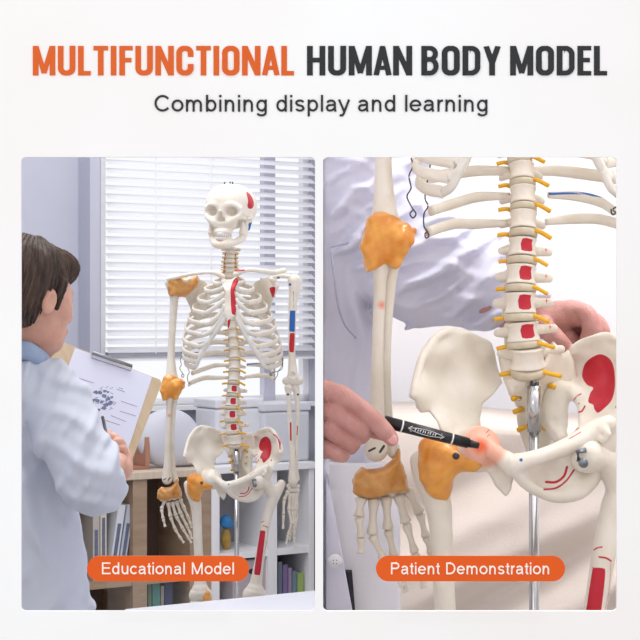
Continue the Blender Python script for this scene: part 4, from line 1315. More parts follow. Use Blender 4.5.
def glyph_thin(c, s=SS):
    """upright sans-serif letters, capital height 1: (advance, strokes)"""
    h = s / 2; L = .10
    st = lambda x, a, b: stroke([(x, a), (x, b)], s)
    ry = XH / 2 - h
    el = lambda cx, rx, a0=0, a1=360, n=22, cy=XH / 2, r=ry: stroke(arc(cx, cy, rx, r, a0, a1, n), s)
    if c == 'o': return .777, el(.388, .285)
    if c in 'bp': return .777, (st(L + h, 0, 1) if c == 'b' else st(L + h, -.29, XH)) + el(.40, .245)
    if c == 'd': return .777, st(.777 - L - h, 0, 1) + el(.375, .245)
    if c == 'g': return .777, st(.777 - L - h, -.08, XH) + el(.375, .245) + stroke([(.777 - L - h, -.06)] + arc(.375, -.07, .24, .16, 0, -165, 10), s * .95)
    if c == 'c': return .70, el(.375, .275, 42, 318)
    if c == 'e': return .777, el(.385, .285, 0, 325) + stroke([(.13, XH / 2 + .01), (.67, XH / 2 + .01)], s * .85)
    if c in 'il':
        return .31, (st(.155, 0, 1) if c == 'l' else st(.155, 0, XH) + st(.155, .86, 1.0))
    if c == 'n': return .777, st(L + h, 0, XH) + stroke([(L + h, .40)] + arc(.39, .43, .20, XH - .43 - h, 180, 0, 10) + [(.59 , 0)], s)
    if c == 'u': return .777, st(.777 - L - h, 0, XH) + stroke([(L + h, XH)] + arc(.385, .295, .22, .295 - h, 180, 360, 10), s)
    if c == 'r': return .465, st(L + h, 0, XH) + stroke([(L + h, .42)] + arc(.37, .40, .20, XH - .40 - h, 180, 75, 8), s)
    if c == 'm': return 1.163, st(L + h, 0, XH) + stroke([(L + h, .40)] + arc(.36, .43, .185, XH - .43 - h, 180, 0, 10) + [(.545, 0)], s) + stroke([(.555, .40)] + arc(.76, .43, .205, XH - .43 - h, 180, 0, 10) + [(.965, 0)], s)
    if c == 't': return .388, stroke([(.20, .92), (.20, .17)] + arc(.31, .17, .11, .17 - h + .01, 180, 285, 6), s) + stroke([(.04, XH - h), (.36, XH - h)], s * .85)
    if c == 'y': return .70, stroke([(.06, XH), (.36, 0)], s) + stroke([(.64, XH), (.34, -.10), (.26, -.22), (.10, -.235)], s)
    if c == 's': return .70, stroke(arc(.35, .53, .215, .135, 20, 180, 9) + [(.145, .50), (.20, .41), (.35, .363), (.50, .32), (.555, .22)] + arc(.35, .20, .215, .14, 0, -165, 9), s * .95)
    if c == 'a': return .777, stroke(arc(.37, .50, .22, XH - .50 - h, 165, 0, 9) + [(.595, .12), (.64, 0)], s) + stroke([(.59, .42), (.36, .385)] + arc(.30, .225, .165, .165, 95, 270, 9) + [(.42, .08), (.585, .21)], s * .95)
    if c == 'C': return 1.008, stroke(arc(.53, .5, .41, .5 - h, 38, 322, 22), s)
    if c == 'D': return 1.008, st(.13 + h, 0, 1) + stroke([(.13 + h, 1 - h), (.46, 1 - h)] + arc(.46, .5, .40, .5 - h, 90, -90, 16) + [(.13 + h, h)], s)
    if c == 'P': return .93, st(.13 + h, 0, 1) + stroke([(.13 + h, 1 - h), (.55, 1 - h)] + arc(.55, .715, .24, .285 - h, 90, -90, 12) + [(.13 + h, .43 + h)], s)
    if c == 'E': return .93, st(.13 + h, 0, 1) + stroke([(.13, 1 - h), (.85, 1 - h)], s * .9) + stroke([(.13, .53), (.80, .53)], s * .9) + stroke([(.13, h), (.87, h)], s * .9)
    if c == 'M': return 1.163, st(.12 + h, 0, 1) + st(1.043 - h, 0, 1) + stroke([(.12 + h, .98), (.58, .03)], s) + stroke([(1.043 - h, .98), (.58, .03)], s)
    raise KeyError(c)
def text_line(name, body, px0, px1, py_base, cap_px, Y, m, parent=None, depth=.0006, sw=.125):
    adv = 0; items = []
    for c in body:
        if c == ' ': adv += .388; continue
        a, polys = glyph_thin(c, sw); items.append((adv, polys)); adv += a
    xs = [adv0 + p[0] for adv0, polys in items for q in polys for p in q]
    x0, x1 = min(xs), max(xs)
    sx = (wx(px1, Y) - wx(px0, Y)) / (x1 - x0); sz = cap_px / 1600 * Y
    V = []; F = []; k = 0
    for ad, polys in items:
        for q in polys:
            k = k % 40 + 1
            o = len(V); n = len(q)
            for yy in (Y - depth - .00001 * k, Y + .0004):
                for p in q: V.append((wx(px0, Y) + (ad + p[0] - x0) * sx, yy, wz(py_base, Y) + p[1] * sz))
            F.append(tuple(range(o, o + n))); F.append(tuple(range(o + n, o + 2 * n))[::-1])
            for i in range(n):
                j = (i + 1) % n; F.append((o + i, o + n + i, o + n + j, o + j))
    bm = bmesh.new(); vs = [bm.verts.new(v) for v in V]
    for f in F: bm.faces.new([vs[i] for i in f])
    bmesh.ops.recalc_face_normals(bm, faces=bm.faces[:])
    me = bpy.data.meshes.new(name); bm.to_mesh(me); bm.free()
    return link(name, me, m, parent, smooth=False)
t = text_line('title_lettering', 'Combining display and learning', 154.5, 487.5, 111.6, 16.6, WALL_Y - .0002, M['dark_text'])
tag(t, 'thin charcoal line of writing centred under the big headline', 'lettering')
def plaque(px0, px1, tx0, tx1, text, label):
    Y = WALL_Y - .0045
    r = thing('caption_plaque', label, 'sign', (0, 0, 0), 'orange caption plaques')
    poly = rrect(wx(px0, Y), wx(px1, Y), wz(581.3, Y), wz(556, Y), 12.6 / 1600 * Y, 14)
    V, F = prism(poly, 0, .002); V = [(x, Y + z, y) for x, y, z in V]
    bm = bmesh.new(); vs = [bm.verts.new(v) for v in V]
    for f in F: bm.faces.new([vs[i] for i in f])
    bmesh.ops.recalc_face_normals(bm, faces=bm.faces[:])
    me = bpy.data.meshes.new('plate'); bm.to_mesh(me); bm.free()
    link('plate', me, M['orange'], r, smooth=False)
    text_line('inscription', text, tx0, tx1, 574.2, 11.8, Y - .0004, M['white_text'], r)
    cx0, cx1 = wx(px0 + 20, Y), wx(px1 - 20, Y)
    ac = bobj('acrylic_stand', [box(cx0, cx1, Y + .0022, WALL_Y - .0002, wz(622, WALL_Y), wz(570, Y))], M['acrylic'], r)
    ac['label'] = 'clear acrylic stand'
    return r
ma = bpy.data.materials.new('clear_acrylic'); ma.use_nodes = True
nt = ma.node_tree; nt.nodes.remove(nt.nodes['Principled BSDF'])
tr_ = nt.nodes.new('ShaderNodeBsdfTransparent'); gl_ = nt.nodes.new('ShaderNodeBsdfGlossy'); gl_.inputs['Roughness'].default_value = .1; mx_ = nt.nodes.new('ShaderNodeMixShader'); mx_.inputs[0].default_value = .02
nt.links.new(tr_.outputs[0], mx_.inputs[1]); nt.links.new(gl_.outputs[0], mx_.inputs[2]); nt.links.new(mx_.outputs[0], nt.nodes['Material Output'].inputs[0])
M['acrylic'] = ma
plaque(87, 249, 102, 234, 'Educational Model', 'orange rounded caption plaque reading Educational Model')
plaque(376, 565, 391, 549, 'Patient Demonstration', 'orange rounded caption plaque reading Patient Demonstration')
# ================================================================== people
def PP(l):                       # (px, py, Y, r) -> (x,y,z,r)
    return [r4(P(a, b, Y), r) for a, b, Y, r in l]
def TP(l, **k): return tube(PP(l), **k)
def folds(dirs, c=(0, 0, 0)):
    """cloth folds: (amplitude, kx, ky, kz, phase, warp)"""
    def g(X, Y, Z):
        t = 0
        for a, kx, ky, kz, ph, w in dirs:
            q = kx * (X - c[0]) + ky * (Y - c[1]) + kz * (Z - c[2]) + ph + w * np.sin((kz * (X - c[0]) - kx * (Z - c[2])) * .45 + ph)
            m = .55 + .45 * np.sin((kz * (X - c[0]) - kx * (Z - c[2])) * .3 + 2.1 * ph + .2 * q)
            t = t + a * m * (np.sin(q) + .45 * np.sin(2 * q + 1.3))
        return t
    return g
def xform(s, R, t, k=1.0):
    """place a solid: rotation matrix R (3x3), translation t, scale k"""
    Rm = np.array(R); t = np.array(t, float)
    c = [[x, y, z] for x in (s.lo[0], s.hi[0]) for y in (s.lo[1], s.hi[1]) for z in (s.lo[2], s.hi[2])]
    c = np.array(c) @ Rm.T * k + t
    def f(X, Y, Z):
        x, y, z = X - t[0], Y - t[1], Z - t[2]
        a = (Rm[0, 0] * x + Rm[1, 0] * y + Rm[2, 0] * z) / k
        b = (Rm[0, 1] * x + Rm[1, 1] * y + Rm[2, 1] * z) / k
        d = (Rm[0, 2] * x + Rm[1, 2] * y + Rm[2, 2] * z) / k
        return s.f(a, b, d) * k
    return S(f, c.min(0), c.max(0))

# ---------------- the man with the clipboard
def head_solid():
    s = ell((0, .018, .030), (.074, .094, .086))
    s = s.add(ell((0, -.030, -.020), (.060, .062, .075)), .03)
    s = s.add(ell((0, -.040, -.078), (.046, .046, .030)), .025)
    s = s.add(ell((0, -.070, -.094), (.020, .018, .014)), .015)
    s = s.add(tube([(0, -.088, .004, .006), (0, -.104, -.026, .009), (0, -.100, -.034, .010)], n=3), .010)
    for q in (-1, 1):
        s = s.add(ell((q * .010, -.094, -.036), (.007, .008, .006)), .005)
        s = s.add(tube([(q * .010, -.086, .020, .006), (q * .036, -.074, .020, .006)]), .010)
        s = s.cut(ell((q * .030, -.088, .004), (.015, .012, .009)), .010)
        s = s.add(ell((q * .030, -.074, .004), (.011, .011, .010)), .003)
        s = s.add(ell((q * .046, -.046, -.020), (.018, .022, .018)), .02)
        e = ell((q * .074, .010, -.012), (.0075, .016, .028), Matrix.Rotation(radians(12), 3, 'X') @ Matrix.Rotation(q * radians(16), 3, 'Z'))
        e = e.cut(ell((q * .082, .007, -.009), (.0065, .008, .016)), .004)
        s = s.add(e, .004)
    s = s.add(tube([(-.018, -.088, -.060, .005), (0, -.094, -.057, .006), (.018, -.088, -.060, .005)], n=3), .004)
    s = s.add(tube([(-.014, -.088, -.069, .005), (0, -.094, -.070, .006), (.014, -.088, -.069, .005)], n=3), .004)
    return s
HEADR = np.array((Matrix.Rotation(radians(138), 3, 'Z') @ Matrix.Rotation(radians(8), 3, 'X')))
HEADT = np.array(P(31.5, 297, 3.2))
hs = xform(head_solid(), HEADR, HEADT, .95)
neck = TP([(34, 312, 3.215, .052), (24, 345, 3.235, .056), (14, 375, 3.24, .075)])
mh = hs.add(neck, .02)
Vh, Fh = mh.mesh(.0028)
parts_man = [(Vh, Fh)]
# torso and legs under the coat (one body)
tor = ell(P(-14, 470, 3.28), (.12, .08, .18)).add(TP([(14, 372, 3.24, .07), (-10, 440, 3.27, .09), (-8, 560, 3.28, .10), (-4, 640, 3.28, .10)]), .05)
tor = tor.add(TP([(-30, 660, 3.27, .085), (-34, 820, 3.27, .06), (-34, 985, 3.27, .045)]), .04).add(TP([(30, 660, 3.27, .085), (34, 820, 3.27, .06), (34, 985, 3.27, .045)]), .04)
tor = tor.add(TP([(45, 396, 3.23, .032), (92, 474, 3.13, .030), (106, 474, 3.30, .026), (118, 462, 3.42, .023)]), .02)
V, F = tor.mesh(.008); parts_man.append((V, F))
HY = 3.46
HX = 5
def chainP(l, n=3): return tube(PP(l), n=n)
hand = TP([(121, 469, 3.42, .026), (120, 457, HY - .01, .026)])
hand = hand.add(chainP([(115, 446, HY - .005, .010), (111, 439, HY + .0, .009), (109, 433, HY + .01, .0075)]), .004)
hand = hand.add(chainP([(119, 445, HY - .015, .0105), (115, 438, HY - .02, .010), (111, 436, HY - .012, .0085), (109, 438, HY - .0, .0075)]), .003)
hand = hand.add(chainP([(123, 449, HY - .02, .0105), (120, 442, HY - .03, .010), (115, 443, HY - .032, .0085)]), .003)
hand = hand.add(chainP([(125, 455, HY - .02, .010), (123, 449, HY - .034, .0095), (117, 449, HY - .034, .0085)]), .003)
hand = hand.add(chainP([(126, 461, HY - .015, .009), (124, 456, HY - .03, .0085), (119, 456, HY - .032, .0075)]), .003)
hand = hand.add(chainP([(115, 457, HY - .02, .012), (110, 449, HY - .02, .010), (108, 441, HY - .01, .008)]), .004)
V, F = hand.mesh(.0025); parts_man.append((V, F))
h3 = TP([(-70, 478, 3.33, .026), (-10, 470, 3.50, .024), (12, 458, 3.56, .026), (22, 452, 3.575, .024)], n=2)
for k in range(4):
    h3 = h3.add(TP([(20, 444 + k * 7, 3.585, .009), (38, 442 + k * 7.5, 3.60, .0085), (48, 442 + k * 7.5, 3.60, .0075)], n=2), .003)
h3 = h3.add(TP([(18, 448, 3.56, .012), (32, 436, 3.535, .010), (44, 434, 3.515, .009)], n=2), .005)
V, F = h3.mesh(.003); parts_man.append((V, F))
man = thing('person', 'man in a white lab coat with short brown hair writing on a clipboard', 'person', (0, 0, 0))
V, F = join(parts_man)
link('body', mesh_np('body', V, F), M['skin'], man)
# hair
hr = ell((0, .026, .042), (.083, .100, .086)).add(ell((0, .052, -.020), (.070, .062, .060)), .03)
hr = hr.add(ell((0, -.056, .074), (.060, .042, .030)), .03)
for q in (-1, 1):
    hr = hr.add(tube([(q * .073, -.016, .030, .010), (q * .075, -.014, .002, .007), (q * .073, -.012, -.020, .004)], n=2), .008)
hr = hr.cut(ell((0, -.105, -.035), (.095, .085, .088)), .010)
for q in (-1, 1):
    hr = hr.cut(ell((q * .095, .004, -.014), (.030, .021, .034)), .006)
hr = hr.cut(ell((0, .02, -.155), (.12, .12, .085)), .01)
def strands(X, Y, Z):
    a = np.arctan2(X, Y + 0 * X)
    return .0028 * np.sin(46 * a + 3 * np.sin(30 * Z) + 14 * Z) + .0014 * np.sin(90 * X + 40 * Z + 2 * np.sin(50 * Y)) + .0012 * np.sin(130 * Y + 30 * X - 60 * Z)
hr = hr.disp(strands, .003)
V, F = xform(hr, HEADR, HEADT, .95).mesh(.0024)
link('hair', mesh_np('hair', V, F), M['hair'], man)
link('eyebrow', mesh_np('eyebrow', *xform(tube([(.018, -.088, .024, .003), (.034, -.082, .028, .003), (.050, -.066, .022, .002)], n=3), HEADR, HEADT, .95).mesh(.0016)), M['hair'], man)
# shirt collar
link('shirt_collar', mesh_np('shirt_collar', *TP([(3, 362, 3.20, .012), (22, 350, 3.165, .012), (38, 356, 3.17, .011), (50, 366, 3.24, .010)], n=4, fl=(1, 1, .62)).mesh(.003)), M['shirt'], man)
# coat
ct = TP([(12, 384, 3.245, .080), (2, 420, 3.26, .125), (-2, 480, 3.27, .145), (0, 540, 3.27, .165), (0, 620, 3.27, .185), (0, 760, 3.27, .20)], n=2)
ct = S(lambda X, Y, Z, g=ct: smaxf(g.f(X, Y, Z), P(0, 770, 3.27)[2] - Z, .01), ct.lo, ct.hi)
slv = TP([(22, 386, 3.23, .070), (50, 396, 3.20, .070), (67, 430, 3.15, .070), (85, 467, 3.10, .067), (94, 484, 3.09, .064), (101, 480, 3.22, .046), (107, 474, 3.34, .034)], n=3)
far = TP([(0, 386, 3.25, .07), (-50, 400, 3.30, .07), (-72, 470, 3.32, .058), (-40, 476, 3.42, .050), (-12, 470, 3.50, .038)], n=2)
ct = ct.add(TP([(4, 372, 3.235, .055), (30, 374, 3.22, .045), (52, 388, 3.21, .055)], n=2), .03)
body = ct.disp(folds([(.0065, 75, 12, 18, .3, .5), (.0045, 60, 8, -40, 1.2, .5), (.0025, 130, 0, 40, 2.2, .5)], tuple(P(40, 500, 3.1))), .01)
slv = slv.disp(folds([(.0060, 85, 20, -30, .5, .5), (.0035, 140, 16, -70, 1.7, .5), (.0040, 40, 10, 90, .9, .6)], tuple(P(90, 450, 3.1))), .012)
coat = body.add(slv, .014).add(far, .02)
coat = coat.add(TP([(16, 366, 3.19, .012), (34, 369, 3.175, .013), (48, 376, 3.20, .010)], n=3), .006)
V, F = coat.mesh(.0036, it=1)
cm = link('lab_coat', mesh_np('lab_coat', V, F), M['coat'], man)
# shoes
for x in (-34, 34):
    f_ = P(x, 1000, 3.27)
    V, F = ell((f_[0] + .03, 3.30, .045), (.05, .12, .05), Matrix.Rotation(radians(-40), 3, 'Z')).clip(half(2, 0.0, 1), .004).mesh(.005)
    link('shoe', mesh_np('shoe', V, F), M['black'], man)

# pen in his hand
pen = thing('pen', 'slim dark pen held over the sketch on the clipboard', 'pen')
a, b = P(102.5, 417, HY + .03), P(108, 441, HY - .005)
d_ = (a - b)
link('barrel', mesh_np('barrel', *sweep([b - d_ * .3, b, a], .0035, .0035, nseg=12)), M['black'], pen)
link('tip', mesh_np('tip', *sweep([a, a + d_ * .14], .003, .003, nseg=10, taper=[1, .25])), M['steel'], pen)

# ---------------- clipboard: a board facing the writer
cb = thing('clipboard', 'tan clipboard with a sketch sheet held in front of the seated blinds', 'clipboard')
cb['label'] = 'tan clipboard holding a printed sketch sheet under its metal clip'
# corners of the board (top left, top right, bottom right, bottom left) with depth
TLc, TRc, BRc = P(57, 340, 3.52), P(163, 380.5, 3.66), P(127, 474, 3.52)
ex = (TRc - TLc); ey = (BRc - TRc); ey = ey - ex * (ey.dot(ex) / ex.dot(ex)) * .0
wB, hB = ex.length, ey.length
exn = ex.normalized(); eyn = ey.normalized(); en = exn.cross(eyn).normalized()
if en.y > 0: en = -en
def cbp(u, v, h=0.0):            # u across 0..1, v down 0..1, h metres toward the viewer
    return TLc + ex * u + ey * v + en * h
def slab(quad, h0, h1):
    V = [cbp(u, v, h0) for u, v in quad] + [cbp(u, v, h1) for u, v in quad]
    n = len(quad)
    return V, [tuple(range(n)), tuple(range(n, 2 * n))[::-1]] + [(i, n + i, n + (i + 1) % n, (i + 1) % n) for i in range(n)]
cr_ = .03
bobj('board', [slab([(cr_, 0), (1 - cr_, 0), (1, cr_), (1, 1 - cr_), (1 - cr_, 1), (cr_, 1), (0, 1 - cr_), (0, cr_)], -.004, 0)], M['tan'], cb, .001)
def quad_from_px(pts, h):        # sheet lying on the board
    out = []
    for px, py in pts:
        dvec = Vector(((px - 320) / 1600, 1, -(py - 320) / 1600))
        o = TLc + en * h
        cam_o = Vector((0, 0, CAM_Z))
        t = (o - cam_o).dot(en) / dvec.dot(en)
        q = cam_o + dvec * t - TLc - en * h
        # solve q = ex*u + ey*v
        a11, a12, a22 = ex.dot(ex), ex.dot(ey), ey.dot(ey)
        b1, b2 = q.dot(ex), q.dot(ey)
        D_ = a11 * a22 - a12 * a12
        out.append(((b1 * a22 - b2 * a12) / D_, (b2 * a11 - b1 * a12) / D_))
    return out
paper = quad_from_px([(75, 348), (152, 377), (127, 452), (40, 445)], .001)
paper[3] = (max(paper[3][0], .05), min(paper[3][1], .97))
sheet_ = bobj('paper', [slab(paper, .0005, .0015)], M['paper'], cb)
def mark(pts_px, w, m, name='print'):
    q = quad_from_px(pts_px, .002)
    V, F = sweep([cbp(u, v, .0017) for u, v in q], w, .0003, up=tuple(eyn), nseg=6)
    return V, F
lines = []
for (x0, y0, x1, y1) in ((75.5, 377, 94, 383), (117, 389, 125, 392), (121, 401, 137, 406.5), (120, 411, 136, 416), (111, 415.5, 126, 421.5), (105, 420, 120, 425), (119, 387.5, 123, 389)):
    lines.append(mark([(x0, y0), (x1, y1)], .0006, M['ink']))
rng = random.Random(5)
bl_ = []
for k, (x, y, r) in enumerate([(96, 392, 2.2), (100, 393, 2.4), (104, 396, 2.6), (108, 399, 2.6), (110, 403, 2.6), (106, 405, 2.8), (102, 402, 2.0), (95, 400, 2.2), (92, 402, 2.2), (98, 401, 1.8), (104, 408, 2.2), (98, 410, 2.2), (97, 414, 1.8), (105, 391, 1.6), (89, 390, 1.0), (112, 397, 1.4), (108, 392, 1.3), (94, 407, 1.2)]):
    q = [(x + r * rng.uniform(.7, 1.4) * cos(a), y + r * rng.uniform(.5, 1.1) * sin(a)) for a in [2 * pi * i / 9 for i in range(9)]]
    bl_.append(slab(quad_from_px(q, .002), .0015, .0018 + k * .00002))
hatch = []
for k in range(22):
    x = rng.uniform(92, 114); y = rng.uniform(387, 412); a = rng.uniform(-.8, 1.2)
    hatch.append(mark([(x, y), (x + 3.5 * cos(a), y + 3.5 * sin(a))], .0005, M['ink']))
bobj('printed_diagram', lines + bl_ + hatch, mat('sketch_ink', '#6a7190', .8, '#8a90ab', 300), sheet_)
clip = []
qc = quad_from_px([(92, 353), (131.5, 366.5), (130, 371), (91, 358)], .006)
loop = [cbp(u, v, .008) for u, v in qc]
clip.append(sweep([loop[1], loop[2], loop[3], loop[0]], .0013, .0013, nseg=8))
clip.append(sweep([loop[0], loop[1]], .0045, .003, up=tuple(eyn), nseg=10))
bobj('metal_clip', clip, mat('dull_metal', '#8f9096', .4, metal=.5), cb, smooth=True)

# ---------------- the person behind the near skeleton (body meets the middle wall)
XC = .0036
def clipx(s): return S(lambda X, Y, Z: smaxf(s.f(X, Y, Z), XC - X, .0008), np.array([XC - .004, s.lo[1], s.lo[2]]), s.hi)
p2 = thing('person', 'person in a lavender white coat pointing a marker at the pelvis', 'person')
QY = 1.705
def hand1():
    s = TP([(300, 402, QY + .040, .030), (322, 406, QY + .034, .029), (336, 408, QY + .030, .024)], n=2)
    s = s.add(TP([(312, 428, QY + .040, .028), (328, 430, QY + .034, .024)], n=1), .015)
    s = s.add(TP([(310, 446, QY + .034, .016), (324, 447, QY + .030, .013)]), .012)
    s = s.add(TP([(318, 392, QY + .012, .0120), (339, 395, QY - .000, .0112), (357, 406, QY - .004, .0104), (366, 413.5, QY - .004, .0104), (379, 425, QY - .002, .0098), (388, 434.5, QY, .0088), (391.5, 439, QY + .001, .0078)], n=3), .006)
    s = s.add(TP([(320, 409, QY + .008, .0100), (336, 414, QY - .003, .0100), (352, 424, QY - .005, .0102), (361, 430.5, QY + .001, .0103), (361, 435, QY + .016, .0100), (350, 438, QY + .026, .010)], n=3), .0012)
    s = s.add(TP([(316, 425, QY + .010, .0095), (331, 431, QY - .000, .0096), (345, 439, QY - .001, .0098), (352, 442.5, QY + .006, .0096), (350, 446, QY + .020, .0095)], n=3), .0012)
    s = s.add(TP([(314, 442, QY + .012, .0090), (326, 448, QY + .003, .0088), (337, 453.5, QY + .003, .0088), (342, 455, QY + .010, .0085), (336, 454, QY + .022, .0085)], n=3), .0012)
    s = s.add(TP([(336, 424, QY + .030, .014), (358, 424, QY + .030, .0115), (376, 430, QY + .024, .0100), (387, 434, QY + .018, .0085)], n=3), .004)
    # knuckles and creases
    for x, y in ((339, 392.5), (336, 411), (332, 428)):
        s = s.add(ell(P(x, y, QY - .003), (.009, .007, .007)), .006)
    for x, y, a in ((364, 413, .0), (366, 411.5, .0), (368, 415, .0), (380, 427, 0)):
        q = Vector(P(x, y, QY - .0155 if x < 372 else QY - .0125))
        s = s.cut(tube([(q.x - .004, q.y, q.z - .0035, .0010), (q.x + .004, q.y, q.z + .003, .0010)]), .0018)
    return s
V1, F1 = clipx(hand1()).mesh(.0014)
# far hand curled behind the hip bone
GY = 1.985
h2_ = TP([(524, 318, GY + .03, .026), (548, 320, GY + .02, .024), (570, 314, GY + .01, .018), (580, 315, GY + .005, .016)], n=2)
h2_ = h2_.add(TP([(556, 311, GY + .01, .0085), (580, 311, GY - .004, .0100), (588, 316, GY - .010, .0115), (592, 330, GY - .014, .0125), (587, 345, GY - .010, .0118), (580, 358, GY - .002, .0105)], n=3), .004)
h2_ = h2_.add(TP([(586, 318, GY + .010, .0115), (597, 324, GY + .004, .0115), (602, 336, GY + .000, .0110), (598, 352, GY + .002, .010)], n=3), .0025)
h2_ = h2_.add(TP([(588, 324, GY + .022, .010), (600, 330, GY + .020, .0095), (602, 345, GY + .018, .009)], n=3), .0025)
h2_ = h2_.add(TP([(570, 340, GY + .010, .012), (577, 350, GY + .008, .010)], n=1), .003)
h2_ = h2_.add(TP([(542, 326, GY - .006, .0135), (554, 336, GY - .016, .0115), (562, 343, GY - .018, .0098), (568, 349, GY - .016, .0082)], n=3), .004)
h2_ = h2_.add(ell(P(572, 336, GY + .034), (.026, .012, .024)), .006)
h2_ = h2_.cut(TP([(564, 322, GY - .012, .004), (572, 334, GY - .012, .0065)]), .004)
h2_ = h2_.cut(TP([(573, 311, GY - .012, .0012), (577, 318, GY - .010, .0014), (575, 328, GY - .012, .0014)]), .003)
V2, F2 = h2_.mesh(.0015)
# torso, arm and legs
tb = TP([(318, 60, 2.20, .070), (322, 160, 2.20, .070), (322, 320, 2.20, .050), (322, 470, 2.20, .050), (326, 700, 2.18, .065), (330, 1000, 2.16, .05), (331, 1110, 2.15, .04)])
tb = tb.add(TP([(340, 90, 2.18, .06), (388, 230, 2.17, .045), (440, 272, 2.12, .042), (500, 300, 2.05, .034), (535, 318, 2.02, .028)]), .03)
tb = tb.add(TP([(322, -30, 2.20, .05), (318, -75, 2.18, .055)]), .03)
hd2 = xform(head_solid(), np.array(Matrix.Rotation(radians(50), 3, 'Z')), np.array(P(330, -100, 2.17)), 1.0)
tb = tb.add(hd2, .02)
V3, F3 = clipx(tb).mesh(.008)
V, F = join([(V1, F1), (V2, F2), (V3, F3)])
link('body', mesh_np('body', V, F), M['skin_r'], p2)
hr2 = ell((0, .026, .045), (.084, .102, .088)).cut(ell((0, -.105, -.035), (.095, .085, .092)), .010)
V, F = clipx(xform(hr2, np.array(Matrix.Rotation(radians(50), 3, 'Z')), np.array(P(330, -100, 2.17)), 1.02)).mesh(.006)
link('hair', mesh_np('hair', V, F), M['hair'], p2)
# nails
n1 = ell(P(392.5, 439.5, QY - .0062), (.0052, .0022, .0066), Matrix.Rotation(radians(-42), 3, 'Y'))
link('fingernail', mesh_np('fingernail', *n1.mesh(.0009)), M['nail'], p2)
n2 = ell(P(568, 348.5, GY - .0232), (.0062, .0022, .0070), Matrix.Rotation(radians(48), 3, 'Y'))
link('fingernail', mesh_np('fingernail', *n2.mesh(.0009)), M['nail'], p2)
# coat
FO = tuple(P(420, 270, 2.1))
c1 = TP([(330, 20, 2.19, .10), (326, 120, 2.20, .103), (322, 230, 2.20, .105), (316, 330, 2.20, .088), (318, 400, 2.20, .086), (318, 480, 2.20, .090), (316, 700, 2.18, .115), (316, 860, 2.18, .12)], n=3)
c1 = S(lambda X, Y, Z, g=c1: smaxf(g.f(X, Y, Z), P(0, 870, 2.18)[2] - Z, .01), c1.lo, c1.hi)
c1 = c1.disp(folds([(.0060, 100, 6, 4, .3, .7), (.0035, 50, 3, -8, 1.2, 1.0)], FO), .012)
sl = TP([(345, 110, 2.17, .075), (378, 210, 2.16, .082), (412, 262, 2.14, .082), (452, 272, 2.11, .072), (490, 288, 2.07, .056), (512, 302, 2.04, .040), (524, 309, 2.025, .034)], n=3)
sl = sl.add(ell(P(446, 246, 2.11), (.05, .04, .035)), .03)
sl = sl.disp(folds([(.0085, -70, 6, 120, .4, .6), (.0055, -110, 6, 190, 1.3, .6), (.0030, 60, 0, 190, 2.2, .5)], FO), .022)
cc = clipx(c1.add(sl, .012))
V, F = cc.mesh(.0030, it=1)
c2 = link('lab_coat', mesh_np('lab_coat', V, F), M['coat_r'], p2)
# front flap of the coat with its button, trousers-white tunic beside it
XL = .0080
def sheet(name, left, right, m, parent, bulge=.004, thick=.0035, nu=16, nv=40, wav=0.0):
    L = cr([P(*q) for q in left], 1); 
    V = []
    for j in range(nv + 1):
        t = j / nv
        def at(l):
            k = t * (len(l) - 1); i = min(int(k), len(l) - 2); f = k - i
            return Vector(P(*l[i])).lerp(Vector(P(*l[i + 1])), f)
        a = at(left); b = at(right)
        for i in range(nu + 1):
            u = i / nu
            q = a.lerp(b, u)
            V.append((max(q.x, XL), q.y - bulge * sin(pi * u) + wav * sin(9 * u + 7 * t) , q.z))
    F = []
    for j in range(nv):
        for i in range(nu):
            a0 = j * (nu + 1) + i
            F.append((a0, a0 + nu + 1, a0 + nu + 2, a0 + 1))
    o = link(name, mesh_np(name, V, F), m, parent)
    s_ = o.modifiers.new('thick', 'SOLIDIFY'); s_.thickness = thick; s_.offset = -1
    return o
tun = sheet('white_tunic', [(322, 462, 2.085), (322, 490, 2.085), (322, 520, 2.085), (322, 640, 2.08), (322, 700, 2.08)], [(390, 462, 2.12), (395, 490, 2.115), (400, 520, 2.10), (401, 640, 2.10), (402, 700, 2.10)], M['white_cloth'], p2, .012, wav=.002)
flap = sheet('coat_front', [(321.5, 452, 2.062), (321.5, 520, 2.060), (321.5, 570, 2.060), (321.5, 640, 2.058), (321.5, 700, 2.058)], [(322.6, 452, 2.062), (336, 520, 2.056), (345, 570, 2.056), (358, 640, 2.056), (368, 700, 2.056)], M['coat_r'], p2, .003)
b_ = Vector(P(335, 561.5, 2.046))
V, F = sweep([b_, b_ + Vector((0, -.0035, 0))], .0095, .0095, up=(0, 0, 1), nseg=28)
bt = link('button', mesh_np('button', V, F), M['white_cloth'], flap)
for dx, dz in ((-.002, .002), (.002, .002), (-.002, -.002), (.002, -.002)):
    q = b_ + Vector((dx, -.0037, dz))
    link('thread_hole', mesh_np('thread_hole', *sweep([q, q + Vector((0, -.0004, 0))], .0007, .0007, up=(0, 0, 1), nseg=8)), M['wire'], flap)
dp = sheet('dark_gap_sheet', [(344, 570, 2.068), (344, 700, 2.068)], [(352, 570, 2.070), (362, 700, 2.070)], mat('dark_gap', '#2c2d38', .8), p2, .001)  # dark sheet filling the gap between coat front and tunic
# chest pocket seam
for pts in ([(330, 247, 2.083), (352, 242, 2.088), (372, 238, 2.10)], [(330, 247, 2.083), (334, 275, 2.083), (338, 305, 2.088), (345, 325, 2.098), (356, 338, 2.115)]):
    V, F = sweep(cr([P(*q) for q in pts], 5), .0013, .0013, nseg=6)
    link('pocket_seam', mesh_np('pocket_seam', V, F), mat('seam', '#b4b4cc', .8) if 'seam' not in M else M['seam'], c2)
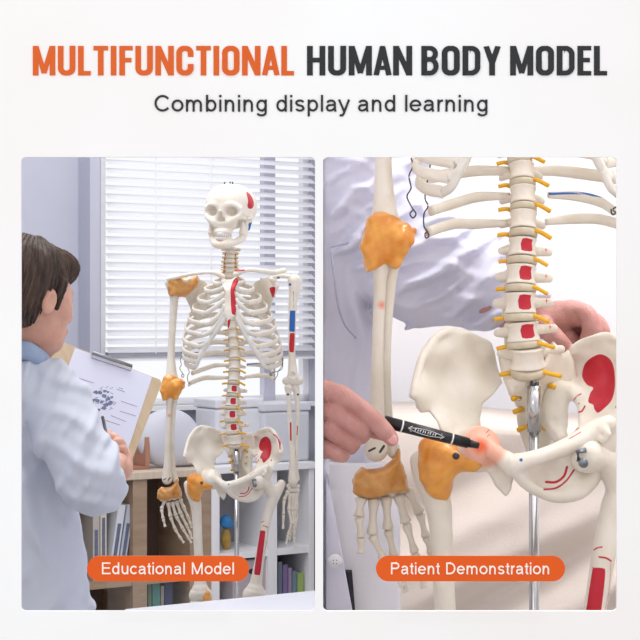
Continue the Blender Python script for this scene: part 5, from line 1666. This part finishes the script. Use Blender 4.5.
# shoe
V, F = clipx(ell((.03, 2.10, FLOOR_R + .045), (.045, .12, .05)).clip(half(2, FLOOR_R + .001, 1), .004)).mesh(.005)
link('shoe', mesh_np('shoe', V, F), M['black'], p2)

# black marker held by that hand
mk = thing('marker_pen', 'black double-ended marker touching the pelvis', 'marker')
a = Vector(P(384, 421.5, QY + .012)); b = Vector(P(479.5, 446, QY + .026))
ax_ = (b - a).normalized()
L_ = (b - a).length
def rod(t0, t1, r0, r1, m, name, parent=mk):
    return link(name, mesh_np(name, *sweep([a + ax_ * L_ * t0, a + ax_ * L_ * (t0 + t1) / 2, a + ax_ * L_ * t1], 1, 1, nseg=24, taper=[r0, (r0 + r1) / 2, r1])), m, parent)
rod(0, .88, .0068, .0058, M['black'], 'barrel')
rod(.88, .99, .0046, .0034, M['black'], 'cap')
rod(.175, .19, .0071, .0070, M['white'], 'band')
rod(.70, .715, .0063, .0063, M['white'], 'band')
# printed oval and lettering on the barrel
upv = ax_.cross(Vector((0, -1, 0))).normalized()
if upv.z < 0: upv = -upv
ftv = ax_.cross(upv).normalized()
if ftv.y > 0: ftv = -ftv
def onb(t, s, lift=.0002):
    r = .0067 - .0010 * t
    ang = s
    return a + ax_ * L_ * t + (ftv * cos(ang) + upv * sin(ang)) * (r + lift)
deco = []
for sg in (1, -1):
    deco.append(sweep([onb(.25 + .36 * k / 14, sg * .45 * sin(pi * (k / 14)) ** .7 if 0 < k < 14 else 0) for k in range(15)], .0003, .0003, nseg=6))
for x, dx in ((.25, .03), (.61, -.03)):
    deco.append(sweep([onb(x + dx, .5), onb(x - dx * .3, 0), onb(x + dx, -.5)], .0004, .0004, nseg=6))
for k in range(9):
    t = .315 + k * .026
    deco.append(sweep([onb(t, -.2), onb(t + (.008 if k % 2 else 0), .2)], .00045, .0003, nseg=6))
    if k % 3 != 1: deco.append(sweep([onb(t, .2), onb(t + .012, .15 if k % 2 else .2)], .00035, .0003, nseg=6))
bobj('barrel_print', deco, M['white'], mk, smooth=True)

for o in p2.children_recursive:
    if o.type == 'MESH':
        for v in o.data.vertices:
            if v.co.x < .0038: v.co.x = .0038
